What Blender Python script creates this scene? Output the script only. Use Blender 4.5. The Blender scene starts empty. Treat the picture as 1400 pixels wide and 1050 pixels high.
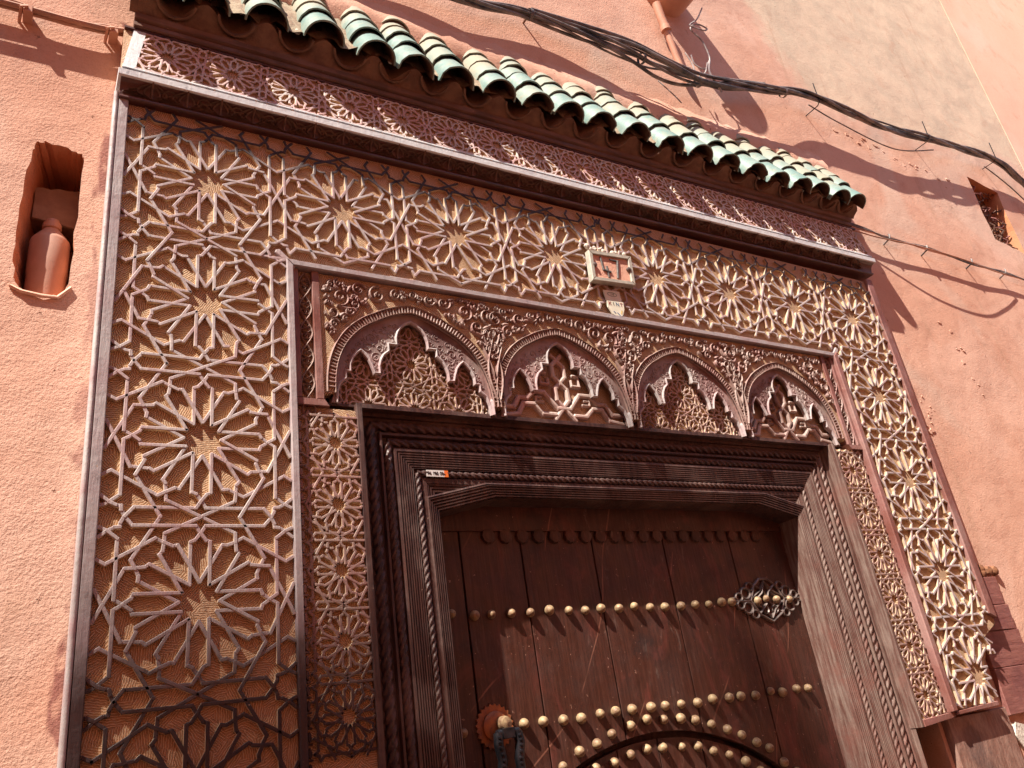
import bpy, bmesh, math, random
from mathutils import Vector, Matrix
from mathutils.geometry import tessellate_polygon
random.seed(7)
SC = bpy.context.scene
COL = SC.collection
S = 0.33          # metres per plan unit (one star panel = 0.33 m)
PI = math.pi

# ------------------------------------------------------------------ camera, sky, sun, exposure
cam_d = bpy.data.cameras.new('camera'); cam = bpy.data.objects.new('camera', cam_d); COL.objects.link(cam)
Rc = ((0.8597821507, -0.4918685675, -0.1372587542), (0.0935045679, 0.4158790891, -0.9046001763), (0.5020274386, 0.7649247646, 0.4035573756))
cx, cy, cz = (-0.8786658, -4.90278398, -3.96791451)
M = Matrix(((Rc[0][0], -Rc[1][0], -Rc[2][0], cx*S), (Rc[0][1], -Rc[1][1], -Rc[2][1], cy*S), (Rc[0][2], -Rc[1][2], -Rc[2][2], cz*S), (0, 0, 0, 1)))
cam.matrix_world = M
cam_d.sensor_width = 36.0; cam_d.lens = 1094.09/1400*36.0
cam_d.clip_start = 0.05; cam_d.clip_end = 500
SC.camera = cam
SUN = Vector((2.0, 1.0, -3.2)).normalized()
sun_d = bpy.data.lights.new('sun', 'SUN'); sun = bpy.data.objects.new('sun', sun_d); COL.objects.link(sun)
sun_d.energy = 5.0; sun_d.angle = math.radians(0.5); sun_d.color = (1.0, 0.93, 0.82)
sun.rotation_euler = SUN.to_track_quat('-Z', 'Y').to_euler()
W = bpy.data.worlds.new('World'); SC.world = W; W.use_nodes = True
wn = W.node_tree; sky = wn.nodes.new('ShaderNodeTexSky'); sky.sky_type = 'NISHITA'; sky.sun_disc = False
toS = -SUN
sky.sun_elevation = math.asin(toS.z); sky.sun_rotation = math.atan2(toS.x, toS.y)
wn.links.new(sky.outputs[0], wn.nodes['Background'].inputs[0]); wn.nodes['Background'].inputs[1].default_value = 0.08
SC.view_settings.view_transform = 'Standard'; SC.view_settings.look = 'None'; SC.view_settings.gamma = 1
SC.view_settings.use_curve_mapping = False
SC.view_settings.exposure = 1.24
SC.render.engine = 'CYCLES'
SC.cycles.max_bounces = 8; SC.cycles.diffuse_bounces = 5

# ------------------------------------------------------------------ material helpers
class NT:
    def __init__(s, name):
        s.m = bpy.data.materials.new(name); s.m.use_nodes = True; s.t = s.m.node_tree
        s.b = s.t.nodes['Principled BSDF']
        g = s.t.nodes.new('ShaderNodeNewGeometry'); s.pos = g.outputs['Position']; s.geo = g
        s.bump_in = None
    def n(s, typ, **k):
        x = s.t.nodes.new(typ)
        for a, v in k.items(): setattr(x, a, v)
        return x
    def L(s, a, b): s.t.links.new(a, b)
    def vec(s, scale):
        m = s.n('ShaderNodeMapping'); s.L(s.pos, m.inputs[0])
        m.inputs['Scale'].default_value = scale if isinstance(scale, (tuple, list)) else (scale,)*3
        return m.outputs[0]
    def noise(s, scale, detail=4, rough=.6, dist=0, vec=None):
        x = s.n('ShaderNodeTexNoise'); x.inputs['Scale'].default_value = 1 if isinstance(scale, tuple) else scale
        x.inputs['Detail'].default_value = detail; x.inputs['Roughness'].default_value = rough; x.inputs['Distortion'].default_value = dist
        s.L(vec or (s.vec(scale) if isinstance(scale, tuple) else s.pos), x.inputs['Vector']); return x.outputs[0]
    def ramp(s, v, a, b, c0=0., c1=1.):
        x = s.n('ShaderNodeMapRange'); x.interpolation_type = 'SMOOTHSTEP'
        s.L(v, x.inputs[0]); x.inputs[1].default_value = a; x.inputs[2].default_value = b
        x.inputs[3].default_value = c0; x.inputs[4].default_value = c1; return x.outputs[0]
    def math(s, op, a, b=None):
        x = s.n('ShaderNodeMath', operation=op)
        for i, v in ((0, a), (1, b)):
            if v is None: continue
            if isinstance(v, (int, float)): x.inputs[i].default_value = v
            else: s.L(v, x.inputs[i])
        return x.outputs[0]
    def mix(s, f, a, b):
        x = s.n('ShaderNodeMix', data_type='RGBA')
        for i, v in ((0, f), (6, a), (7, b)):
            if isinstance(v, tuple): x.inputs[i].default_value = (*v, 1)
            elif isinstance(v, (int, float)): x.inputs[i].default_value = v
            else: s.L(v, x.inputs[i])
        return x.outputs[2]
    def bump(s, h, dist, strength=1.0):
        x = s.n('ShaderNodeBump'); x.inputs['Strength'].default_value = strength; x.inputs['Distance'].default_value = dist
        s.L(h, x.inputs['Height'])
        if s.bump_in is not None: s.L(s.bump_in, x.inputs['Normal'])
        s.bump_in = x.outputs[0]; s.L(x.outputs[0], s.b.inputs['Normal'])
    def fin(s, col, rough=.8, metal=0., spec=.4):
        if isinstance(col, tuple): s.b.inputs['Base Color'].default_value = (*col, 1)
        else: s.L(col, s.b.inputs['Base Color'])
        if isinstance(rough, (int, float)): s.b.inputs['Roughness'].default_value = rough
        else: s.L(rough, s.b.inputs['Roughness'])
        s.b.inputs['Metallic'].default_value = metal; s.b.inputs['Specular IOR Level'].default_value = spec
        return s.m

def plaster(name, c0, c1, cement=True, grain=1.0):
    t = NT(name)
    col = t.mix(t.ramp(t.noise(2.2, 5, .6), .35, .65), c0, c1)
    col = t.mix(t.math('MULTIPLY', t.ramp(t.noise(9, 6, .7), .52, .75), .55), col, (c0[0]*.75, c0[1]*.62, c0[2]*.6))
    col = t.mix(t.math('MULTIPLY', t.ramp(t.noise(1.1, 3, .5, 1.5), .55, .7), .5), col, (c1[0]*.93, c1[1]*1.15, c1[2]*1.25))
    rough_amt = None
    if cement:
        sx = t.n('ShaderNodeSeparateXYZ'); t.L(t.pos, sx.inputs[0])
        nz = t.math('MULTIPLY', t.math('SUBTRACT', t.noise(5, 5, .65), .5), .42)
        lim = t.math('SUBTRACT', 2.72+1.35*.55, t.math('MULTIPLY', sx.outputs[2], .55))
        fx = t.ramp(t.math('ADD', t.math('SUBTRACT', sx.outputs[0], lim), nz), -.05, .08)
        fz = t.ramp(t.math('ADD', t.math('SUBTRACT', sx.outputs[2], t.math('ADD', t.math('MULTIPLY', sx.outputs[0], .09), 1.0)), nz), -.03, .06)
        fm = t.math('MULTIPLY', fx, fz)
        cem = t.mix(t.ramp(t.noise(6, 6, .7), .35, .7), (.66, .49, .36), (.56, .43, .32))
        cem = t.mix(t.math('MULTIPLY', t.ramp(t.noise(4, 4, .6, 2), .55, .7), .6), cem, (.58, .38, .27))
        col = t.mix(fm, col, cem)
        # pale grey runs of lime on the left part
        gl = t.noise((5, 5, 1.2), 4, .6); left = t.ramp(sx.outputs[0], -.2, -.12, 1, 0)
        col = t.mix(t.math('MULTIPLY', t.math('MULTIPLY', left, t.ramp(gl, .55, .72)), .5), col, (.50, .36, .30))
        grey = t.math('MULTIPLY', t.ramp(t.noise(12, 5, .6), .68, .72), left)
        zl = t.ramp(sx.outputs[2], -1.1, -.95, 1, 0)
        col = t.mix(t.math('MULTIPLY', grey, zl), col, (.30, .27, .25))
    if cement:
        smx = t.math('ADD', sx.outputs[0], t.math('MULTIPLY', t.math('SUBTRACT', t.noise((14, 14, 5), 4, .6), .5), .07))
        sm = t.math('MULTIPLY', t.math('MULTIPLY', t.ramp(smx, -.236, -.226), t.ramp(smx, -.2, -.19, 1, 0)), t.ramp(t.noise((9, 9, 5), 3, .6), .5, .56))
        col = t.mix(t.math('MULTIPLY', sm, .8), col, (.24, .085, .075))
        dr = t.math('MULTIPLY', t.ramp(t.noise((9, 9, .9), 5, .6), .58, .7), .45)
        col = t.mix(dr, col, (.50, .30, .21))
        pk = t.ramp(t.noise(1.7, 4, .55, .5), .56, .62)
        col = t.mix(t.math('MULTIPLY', t.math('MULTIPLY', pk, t.math('SUBTRACT', 1., fm)), .45), col, (.70, .45, .35))
    col = t.mix(t.math('MULTIPLY', t.ramp(t.noise(210, 2, .7), .48, .72), .28), col, (c0[0]*.62, c0[1]*.52, c0[2]*.48))
    pits = t.ramp(t.noise(48, 4, .75), .25, .34)
    col = t.mix(pits, (c0[0]*.6, c0[1]*.45, c0[2]*.4), col)
    t.bump(t.noise(2.6, 3, .5), .018*grain)
    t.bump(t.noise(15, 3, .5), .0014*grain)
    t.bump(t.noise(190, 2, .7), .0016*grain)
    t.bump(t.noise(60, 4, .6), .0008*grain)
    t.bump(pits, .003*grain)
    return t.fin(col, .92, spec=.2)
M_PLASTER = plaster('pink_plaster', (.60, .335, .24), (.65, .395, .295))
M_PLASTER_S = plaster('smooth_pink_plaster', (.74, .44, .32), (.76, .46, .34), False, .35)
M_NICHE = plaster('niche_plaster', (.62, .27, .14), (.55, .22, .12), False, .9)

def weathered(name, dark, pale, zsplit=True, amount=.0, tint=.70, shelter=True):
    """wood whose old varnish has been bleached to grey by the weather; zsplit also paints lower-left shade into it"""
    t = NT(name)
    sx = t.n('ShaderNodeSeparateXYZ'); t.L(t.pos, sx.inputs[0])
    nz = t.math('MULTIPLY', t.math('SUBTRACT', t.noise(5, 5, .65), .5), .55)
    f = t.ramp(t.math('ADD', t.math('ADD', sx.outputs[2], t.ramp(sx.outputs[0], .35, 1.5, 0, .7)), t.math('ADD', t.math('MULTIPLY', nz, .6), amount)), -1.18, -.92) if zsplit else t.ramp(t.noise(4, 5, .6), .3+amount, .6+amount)  # zsplit: shade of the lower left put into the colour, on top of greying
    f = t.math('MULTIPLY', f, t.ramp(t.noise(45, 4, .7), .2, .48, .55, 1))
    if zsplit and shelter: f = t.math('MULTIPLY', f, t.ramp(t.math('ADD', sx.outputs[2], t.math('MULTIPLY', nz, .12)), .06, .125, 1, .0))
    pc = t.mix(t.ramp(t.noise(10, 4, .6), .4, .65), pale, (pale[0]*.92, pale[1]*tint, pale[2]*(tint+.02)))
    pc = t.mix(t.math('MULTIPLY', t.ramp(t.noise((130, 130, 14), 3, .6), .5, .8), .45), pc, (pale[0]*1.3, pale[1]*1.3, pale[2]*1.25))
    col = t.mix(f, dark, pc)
    chip = t.ramp(t.noise(70, 3, .7), .68, .72)
    col = t.mix(t.math('MULTIPLY', chip, .6), col, (.40, .27, .2))
    t.bump(t.noise((160, 160, 22), 4, .7), .0012)
    t.bump(t.noise(40, 4, .6), .0015)
    return t.fin(col, t.ramp(t.noise(20, 3, .6), .3, .7, .45, .75), spec=.45)
M_LATT = weathered('weathered_shaded_lattice_wood', (.034, .015, .014), (.42, .355, .345), True, .0, .74)
M_SILVER = weathered('bleached_wood', (.10, .05, .045), (.44, .40, .39), False, -.25)
M_PALE = weathered('sun_bleached_pale_wood', (.10, .05, .045), (.62, .62, .63), False, -.35, .90)
M_FRET = weathered('weathered_fret_wood', (.12, .05, .045), (.56, .48, .45), False, -.2, .66)
M_SCREEN = weathered('grey_pink_screen_wood', (.11, .045, .04), (.36, .285, .26), False, .0)
M_SMALL = weathered('weathered_shaded_carved_wood', (.034, .013, .012), (.30, .205, .175), True, .05)
M_TRAC = weathered('tracery_wood', (.12, .05, .04), (.50, .39, .34), False, .0)
M_BORD = weathered('weathered_shaded_border_wood', (.040, .017, .016), (.36, .31, .31), True, .0, .8, False)
M_RED = weathered('red_brown_wood', (.17, .055, .04), (.30, .17, .15), False, .06)

def backing():
    t = NT('chiselled_ground_wood')
    col = t.mix(t.ramp(t.noise(9, 5, .65), .35, .65), (.58, .38, .235), (.50, .29, .165))
    col = t.mix(t.math('MULTIPLY', t.ramp(t.noise(3, 4, .6), .5, .7), .6), col, (.68, .52, .34))
    sx = t.n('ShaderNodeSeparateXYZ'); t.L(t.pos, sx.inputs[0])
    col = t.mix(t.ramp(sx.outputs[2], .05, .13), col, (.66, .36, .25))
    old = t.ramp(t.math('ADD', t.math('ADD', sx.outputs[2], t.ramp(sx.outputs[0], .35, 1.5, 0, .7)), t.math('MULTIPLY', t.math('SUBTRACT', t.noise(6, 4, .6), .5), .9)), -1.2, -.55, .85, 0)  # lower-left shade painted into the ground colour, with a noisy edge
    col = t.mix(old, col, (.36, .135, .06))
    vo = t.n('ShaderNodeTexVoronoi'); t.L(t.pos, vo.inputs['Vector']); vo.inputs['Scale'].default_value = 26
    vr = t.n('ShaderNodeVectorRotate', rotation_type='Y_AXIS'); t.L(t.pos, vr.inputs['Vector'])
    sc = t.n('ShaderNodeSeparateColor'); t.L(vo.outputs['Color'], sc.inputs[0])
    t.L(t.math('MULTIPLY', sc.outputs[0], 6.28), vr.inputs['Angle'])
    w = t.n('ShaderNodeTexWave', wave_type='BANDS', bands_direction='X'); t.L(vr.outputs[0], w.inputs[0])
    w.inputs['Scale'].default_value = 75; w.inputs['Distortion'].default_value = 3.5; w.inputs['Detail'].default_value = 2
    w.inputs['Detail Scale'].default_value = 1.5
    h = t.ramp(w.outputs[1], .15, .85)
    col = t.mix(t.math('MULTIPLY', t.ramp(h, .5, 1.), .45), col, (.80, .68, .50))
    col = t.mix(h, (.42, .235, .13), col)
    t.bump(h, .0030); t.bump(t.noise(120, 3, .7), .0015)
    return t.fin(col, .85, spec=.2)
M_BACK = backing()
M_CUT = None

def dark_wood(name, a, b, c, grain=(140, 140, 9), rough=(.35, .6), bump=.0012):
    t = NT(name)
    g = t.noise(grain, 5, .65)
    col = t.mix(t.ramp(g, .35, .68), a, b)
    col = t.mix(t.math('MULTIPLY', t.ramp(t.noise(6, 5, .65), .5, .68), .7), col, c)
    sp = t.ramp(t.noise(110, 2, .6), .74, .77)
    col = t.mix(t.math('MULTIPLY', sp, .5), col, (.45, .3, .22))
    t.bump(g, bump); t.bump(t.noise(18, 4, .6), .002)
    return t.fin(col, t.ramp(t.noise(12, 4, .6), .3, .7, rough[0], rough[1]), spec=.5)
def door_wood(name, a, b, c):
    t = NT(name)
    g = t.noise((150, 150, 8), 5, .65)
    col = t.mix(t.ramp(g, .35, .68), a, b)
    col = t.mix(t.math('MULTIPLY', t.ramp(t.noise((8, 8, 3.5), 5, .7, 1.), .5, .66), .8), col, c)
    col = t.mix(t.math('MULTIPLY', t.ramp(t.noise(5, 5, .7), .52, .68), .75), col, (.022, .010, .009))
    dust = t.math('MULTIPLY', t.ramp(t.noise((40, 40, 14), 5, .75, .5), .56, .74), t.ramp(t.noise(3, 3, .6), .42, .62))
    col = t.mix(t.math('MULTIPLY', dust, .45), col, (.26, .19, .16))
    sp = t.ramp(t.noise(95, 2, .6), .72, .75)
    col = t.mix(t.math('MULTIPLY', sp, .6), col, (.42, .24, .18))
    # long thin scratches
    w = t.n('ShaderNodeTexWave', wave_type='RINGS', rings_direction='Y'); t.L(t.vec((1.3, 1, 1)), w.inputs[0]); w.inputs['Scale'].default_value = 1.2; w.inputs['Distortion'].default_value = 5; w.inputs['Detail'].default_value = 2
    sc = t.math('MULTIPLY', t.ramp(w.outputs[1], .9985, .9999), t.ramp(t.noise(4, 3, .6), .5, .6))
    col = t.mix(t.math('MULTIPLY', sc, .5), col, (.35, .15, .10))
    t.bump(g, .0012); t.bump(t.noise(18, 4, .6), .002)
    return t.fin(col, t.ramp(t.noise(12, 4, .6), .3, .7, .3, .6), spec=.5)
M_DOOR = door_wood('dark_varnished_planks', (.044, .015, .010), (.075, .027, .018), (.125, .034, .026))
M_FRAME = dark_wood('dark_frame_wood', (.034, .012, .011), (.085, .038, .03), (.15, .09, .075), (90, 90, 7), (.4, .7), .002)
M_FRAMEL = dark_wood('paler_frame_wood', (.10, .042, .032), (.205, .14, .115), (.17, .062, .045), (90, 90, 9), (.45, .8), .002)  # lighter version of the frame wood, used on the right jamb and reveal
M_CORN = dark_wood('cornice_wood', (.065, .022, .020), (.11, .038, .03), (.16, .07, .055), (9, 90, 90))
M_EAVE = dark_wood('eave_wood', (.10, .045, .03), (.17, .08, .05), (.07, .04, .03), (7, 90, 90), (.5, .85))

def tile_mat():
    t = NT('glazed_roof_tile')
    oi = t.n('ShaderNodeObjectInfo')
    sx = t.n('ShaderNodeSeparateXYZ'); t.L(t.pos, sx.inputs[0])
    up = t.ramp(t.math('ADD', sx.outputs[2], t.math('ADD', t.math('MULTIPLY', t.noise(9, 5, .7), .45), t.math('MULTIPLY', oi.outputs['Random'], .16))),  .88, 1.10)
    gl = t.mix(t.ramp(t.noise(16, 5, .7), .4, .62), (.15, .235, .215), (.21, .275, .25))
    gl = t.mix(t.math('MULTIPLY', t.ramp(t.noise(30, 4, .7), .5, .66), .6), gl, (.25, .26, .20))
    col = t.mix(up, gl, (.30, .275, .21))
    col = t.mix(t.ramp(t.noise(60, 4, .7), .66, .72), col, (.20, .13, .08))
    t.bump(t.noise(55, 4, .7), .002); t.bump(t.noise(10, 3, .5), .004)
    return t.fin(col, t.math('ADD', t.math('MULTIPLY', up, .3), .48), spec=.35)
M_TILE = tile_mat()
def simple(name, c, c2, sc, rough=.8, metal=0., b=.002, bs=60, spec=.4):
    t = NT(name); col = t.mix(t.ramp(t.noise(sc, 5, .65), .35, .65), c, c2)
    t.bump(t.noise(bs, 4, .7), b); return t.fin(col, rough, metal, spec)
M_CLAY = simple('fired_clay', (.12, .060, .040), (.19, .105, .065), 22)
M_MORTAR = simple('lime_mortar', (.34, .27, .19), (.24, .16, .11), 25, .95, 0, .006, 50)
M_BRASS = simple('aged_brass_stud', (.38, .27, .15), (.18, .10, .06), 60, .5, .1, .0015, 90)
M_IRON = simple('grey_iron', (.13, .10, .09), (.24, .19, .17), 50, .45, .6, .001)
M_BLACKIRON = simple('black_iron', (.02, .022, .028), (.05, .05, .06), 40, .35, .7, .0008)
M_COPPER = simple('copper_plate', (.42, .16, .06), (.22, .10, .07), 30, .45, .5)
M_CABLE = simple('dusty_black_cable', (.06, .054, .056), (.24, .20, .19), 12, .5, 0, .0006)
M_CABLEP = simple('pink_painted_cable', (.50, .25, .17), (.36, .20, .14), 12, .7, 0, .0006)
M_WIRE = simple('pale_wire', (.42, .38, .36), (.20, .15, .15), 18, .5, 0, .0004)
M_RUST = simple('rusty_metal', (.13, .055, .035), (.27, .12, .06), 40, .75, .3)
M_PINKP = simple('pink_painted_plastic', (.58, .30, .20), (.50, .24, .16), 12, .6, 0, .0005)
M_CUT = simple('pale_cut_wood', (.62, .47, .32), (.46, .30, .18), 30, .9, 0, .0015, 120)
M_BOTTLE = simple('pink_painted_bottle', (.52, .31, .24), (.46, .27, .20), 14, .45, 0, .0004)
M_PLATE = simple('pink_plate', (.66, .37, .27), (.60, .31, .22), 22, .9, 0, .002, 130)
M_PSILV = simple('weathered_zinc', (.46, .42, .35), (.34, .31, .26), 25, .6, 0, .001)
M_DIGIT = simple('grey_digit', (.15, .13, .12), (.11, .10, .09), 25, .5, .2)
M_PAPER = simple('sun_bleached_paper', (.74, .70, .56), (.66, .62, .50), 30, .7, 0, .0005)
M_WPAPER = simple('white_sticker', (.62, .58, .56), (.56, .52, .50), 30, .6, 0, .0002)
M_ORANGE = simple('orange_sticker', (.75, .20, .03), (.65, .13, .02), 30, .6, 0, .0002)
M_INKB = simple('blue_ink', (.10, .16, .26), (.08, .12, .2), 30); M_INKR = simple('red_ink', (.34, .09, .08), (.30, .07, .07), 30)
M_INKG = simple('green_ink', (.16, .20, .11), (.14, .18, .10), 30); M_INK = simple('black_ink', (.03, .03, .03), (.04, .04, .04), 30)
M_INKY = simple('yellow_ink', (.6, .42, .14), (.55, .4, .12), 30)
M_GROUND = simple('lane_paving', (.36, .26, .19), (.31, .22, .16), 3, .9, 0, .004, 30)
M_REDB = dark_wood('old_red_board', (.20, .07, .06), (.27, .11, .09), (.14, .04, .04), (9, 90, 60), (.5, .8), .002)
M_STAIN = simple('loose_white_plaster', (.66, .60, .52), (.5, .42, .36), 60, .9, 0, .006, 60)

# ------------------------------------------------------------------ mesh helpers
class MB:
    two = False
    def __init__(s, f=None): s.v = []; s.f = []; s.t = f; s.k = 0; s.side = []
    def add(s, vs, fs):
        o = len(s.v); s.v += [s.t(*p) for p in vs] if s.t else [tuple(p) for p in vs]
        s.f += [tuple(i+o for i in f) for f in fs]
    def box(s, x0, x1, y0, y1, z0, z1, b=0.):
        if b <= 0:
            vs = [(x, y, z) for x in (x0, x1) for y in (y0, y1) for z in (z0, z1)]
            s.add(vs, [(0, 1, 3, 2), (4, 6, 7, 5), (0, 4, 5, 1), (2, 3, 7, 6), (0, 2, 6, 4), (1, 5, 7, 3)]); return
        s.prism([(x0, z0), (x1, z0), (x1, z1), (x0, z1)], y0, y1, b)
    def prism(s, poly, y0, y1, b=0., back=False):
        """polygon (x,z) with its face at y0 (towards the lane), chamfered by b, body back to y1"""
        n = len(poly); ar = sum(poly[i][0]*poly[(i+1) % n][1]-poly[(i+1) % n][0]*poly[i][1] for i in range(n))
        if ar < 0: poly = poly[::-1]
        top = poly
        if b > 0:
            top = []
            for i in range(n):
                p0, p, p1 = Vector(poly[i-1]), Vector(poly[i]), Vector(poly[(i+1) % n])
                d0 = (p-p0).normalized(); d1 = (p1-p).normalized()
                n0 = Vector((-d0.y, d0.x)); n1 = Vector((-d1.y, d1.x)); m = n0+n1
                m = m/max(m.length_squared, .3)*2
                q = p+m*b*.5*1.0 if False else p+m*b*.5; top.append((q.x, q.y))
        vs = [(x, y0, z) for x, z in top]; rings = [vs]
        if b > 0: rings.append([(x, y0+b, z) for x, z in poly])
        rings.append([(x, y1, z) for x, z in poly])
        allv = sum(rings, []); fs = []
        tri = tessellate_polygon([[Vector((x, z, 0)) for x, z in top]])
        fs += [tuple(t) for t in tri]
        if back: fs += [tuple(i+n*(len(rings)-1) for i in t) for t in tri]
        for r in range(len(rings)-1):
            for i in range(n):
                j = (i+1) % n; fs.append((r*n+i, r*n+j, (r+1)*n+j, (r+1)*n+i))
        s.add(allv, fs)
    def bar(s, p0, p1, w, y, h, b=None):
        """flat bar with pointed ends and chamfered arrises; face at y, body h deep"""
        s.k += 1; y = y+((s.k*7) % 13)*.00045
        b = w*.16 if b is None else b
        d = Vector((p1[0]-p0[0], p1[1]-p0[1])); L = d.length
        if L < 1e-5: return
        d /= L; n = Vector((-d.y, d.x)); P0 = Vector(p0); P1 = Vector(p1)
        def hexa(hw, ex): return [P0-d*ex, P0-d*ex*.55-n*hw, P1+d*ex*.55-n*hw, P1+d*ex, P1+d*ex*.55+n*hw, P0-d*ex*.55+n*hw]
        r0 = hexa(w/2-b, w/2-b*.6); r1 = hexa(w/2, w/2)
        vs = [(p.x, y, p.y) for p in r0]+[(p.x, y+b*.9, p.y) for p in r1]+[(p.x, y+h, p.y) for p in r1]
        fs = [(0, 1, 2, 3), (0, 3, 4, 5)]
        for r in (0, 6):
            for i in range(6): j = (i+1) % 6; fs.append((r+i, r+j, r+6+j, r+6+i))
        s.side += list(range(len(s.f)+8, len(s.f)+14))
        s.add(vs, fs)
    def rib(s, pts, w, y, h, taper=None, top=.35):
        """raised strip along a curve (x,z), rounded section; taper(t)->factor"""
        s.k += 1; y = y+((s.k*5) % 11)*.0004
        n = len(pts); vs = []; prof = ((-1, 0), (-top-.25, .75), (0, 1), (top+.25, .75), (1, 0))
        for i, p in enumerate(pts):
            a = Vector(pts[max(0, i-1)]); c = Vector(pts[min(n-1, i+1)]); d = (c-a)
            d = d.normalized() if d.length > 1e-9 else Vector((1, 0)); nn = Vector((-d.y, d.x))
            k = taper(i/(n-1)) if taper else 1.
            for u, e in prof:
                q = Vector(p)+nn*u*w*.5*k; vs.append((q.x, y+h-h*e*min(1., k+.3), q.y))
        fs = []
        for i in range(n-1):
            for j in range(4): a = i*5+j; fs.append((a, a+1, a+6, a+5))
        fs += [(0, 1, 2, 3, 4), tuple(range(5*n-1, 5*n-6, -1))]
        s.add(vs, fs)
    def tube(s, pts, r, n=8, rf=None, cap=True):
        pts = [Vector(p) for p in pts]; N = len(pts)
        up = Vector((0, 0, 1)); vs = []; fs = []
        prev = None
        for i, p in enumerate(pts):
            d = (pts[min(N-1, i+1)]-pts[max(0, i-1)]).normalized()
            if prev is None:
                a = d.cross(up); a = a if a.length > .1 else d.cross(Vector((1, 0, 0)))
            else: a = prev-d*prev.dot(d)
            a.normalize(); prev = a; b = d.cross(a)
            for j in range(n):
                t = 2*PI*j/n; rr = rf(i, t) if rf else r
                vs.append(tuple(p+(a*math.cos(t)+b*math.sin(t))*rr))
        for i in range(N-1):
            for j in range(n): k = (j+1) % n; fs.append((i*n+j, i*n+k, (i+1)*n+k, (i+1)*n+j))
        if cap: fs += [tuple(range(n))[::-1], tuple(range((N-1)*n, N*n))]
        s.add(vs, fs)
    def rope(s, a, b, r, pitch, lobes=2, n=12, hand=1, amp=.24, spp=7):
        a = Vector(a); b = Vector(b); L = (b-a).length; N = max(4, int(L/pitch*spp/1.0))
        pts = [a+(b-a)*i/N for i in range(N+1)]
        s.tube(pts, r, n, lambda i, t: r*(1-amp+amp*1.5*abs(math.sin(lobes*t*.5+hand*PI*L*i/N/pitch))))
    def lathe(s, prof, c, ax='y', n=14):
        vs = []; fs = []; N = len(prof)
        for h, r in prof:
            for j in range(n):
                t = 2*PI*j/n; u, v = r*math.cos(t), r*math.sin(t)
                vs.append((c[0]+u, c[1]+h, c[2]+v) if ax == 'y' else (c[0]+u, c[1]+v, c[2]+h))
        for i in range(N-1):
            for j in range(n): k = (j+1) % n; fs.append((i*n+j, i*n+k, (i+1)*n+k, (i+1)*n+j))
        fs += [tuple(range(n)), tuple(range((N-1)*n, N*n))]
        s.add(vs, fs)
    def mesh(s, name, org, smooth=False):
        me = bpy.data.meshes.new(name)
        me.from_pydata([((x-org[0])*S, (y-org[1])*S, (z-org[2])*S) for x, y, z in s.v], [], s.f); [me.polygons[i].__setattr__('material_index', 1) for i in (s.side if s.two else [])]; me.validate()
        bm = bmesh.new(); bm.from_mesh(me); bmesh.ops.recalc_face_normals(bm, faces=bm.faces); bm.to_mesh(me); bm.free()
        if smooth:
            me.polygons.foreach_set('use_smooth', [True]*len(me.polygons))
            try: me.set_sharp_from_angle(angle=math.radians(40))
            except Exception: pass
        return me

def tag(o, label=None, cat=None, group=None, kind=None):
    if label: o['label'] = label
    if cat: o['category'] = cat
    if group: o['group'] = group
    if kind: o['kind'] = kind
    return o
ORG = {}
def empty(name, at, label, cat, group=None, kind=None):
    o = bpy.data.objects.new(name, None); COL.objects.link(o); o.location = Vector(at)*S; o.empty_display_size = .1
    ORG[o.name] = Vector(at); return tag(o, label, cat, group, kind)
def build(mb, name, mat, parent=None, smooth=False, at=None, label=None, kind=None):
    """mesh written in place; its origin is `at` (default: parent's origin)"""
    porg = ORG[parent.name] if parent else Vector((0, 0, 0))
    org = Vector(at) if at is not None else porg
    o = bpy.data.objects.new(name, mb.mesh(name, org, smooth)); o.data.materials.append(mat); COL.objects.link(o)
    if mb.two: o.data.materials.append(M_CUT)
    ORG[o.name] = org
    if parent: o.parent = parent
    o.location = (org-porg)*S
    if label: o['label'] = label
    if kind: o['kind'] = kind
    return o
def clone(src, parent, at, rot=None, scale=None):
    o = src.copy(); COL.objects.link(o); o.parent = parent
    porg = ORG[parent.name] if parent else Vector((0, 0, 0))
    o.location = (Vector(at)-porg)*S; ORG[o.name] = Vector(at)
    if rot: o.rotation_euler = rot
    if scale: o.scale = scale
    return o
def poly_with_holes(outer, holes, y):
    tri = tessellate_polygon([[Vector((x, z, 0)) for x, z in outer]]+[[Vector((x, z, 0)) for x, z in h] for h in holes])
    vs = [(x, y, z) for x, z in outer]+[(x, y, z) for h in holes for x, z in h]
    return vs, [tuple(t) for t in tri]

WY = .15      # wall face
ZG = -8.5     # lane level

# ------------------------------------------------------------------ ground, opposite house
g = MB(); g.add([(-300, -300, ZG), (300, -300, ZG), (300, 300, ZG), (-300, 300, ZG)], [(0, 1, 2, 3)])
tag(build(g, 'lane', M_GROUND), 'dusty paved lane in front of the pink house', None, None, 'structure')
op = empty('opposite_house', (0, -9, ZG), 'pink plastered house across the lane, facing the carved doorway', 'house')
g = MB(); g.box(-40, 45, -14, -9, ZG, 5.5); build(g, 'wall', M_PLASTER_S, op)
g = MB(); g.box(-40.3, 45.3, -14, -8.8, 5.5, 5.9); build(g, 'parapet', M_PLASTER_S, op)

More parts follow.
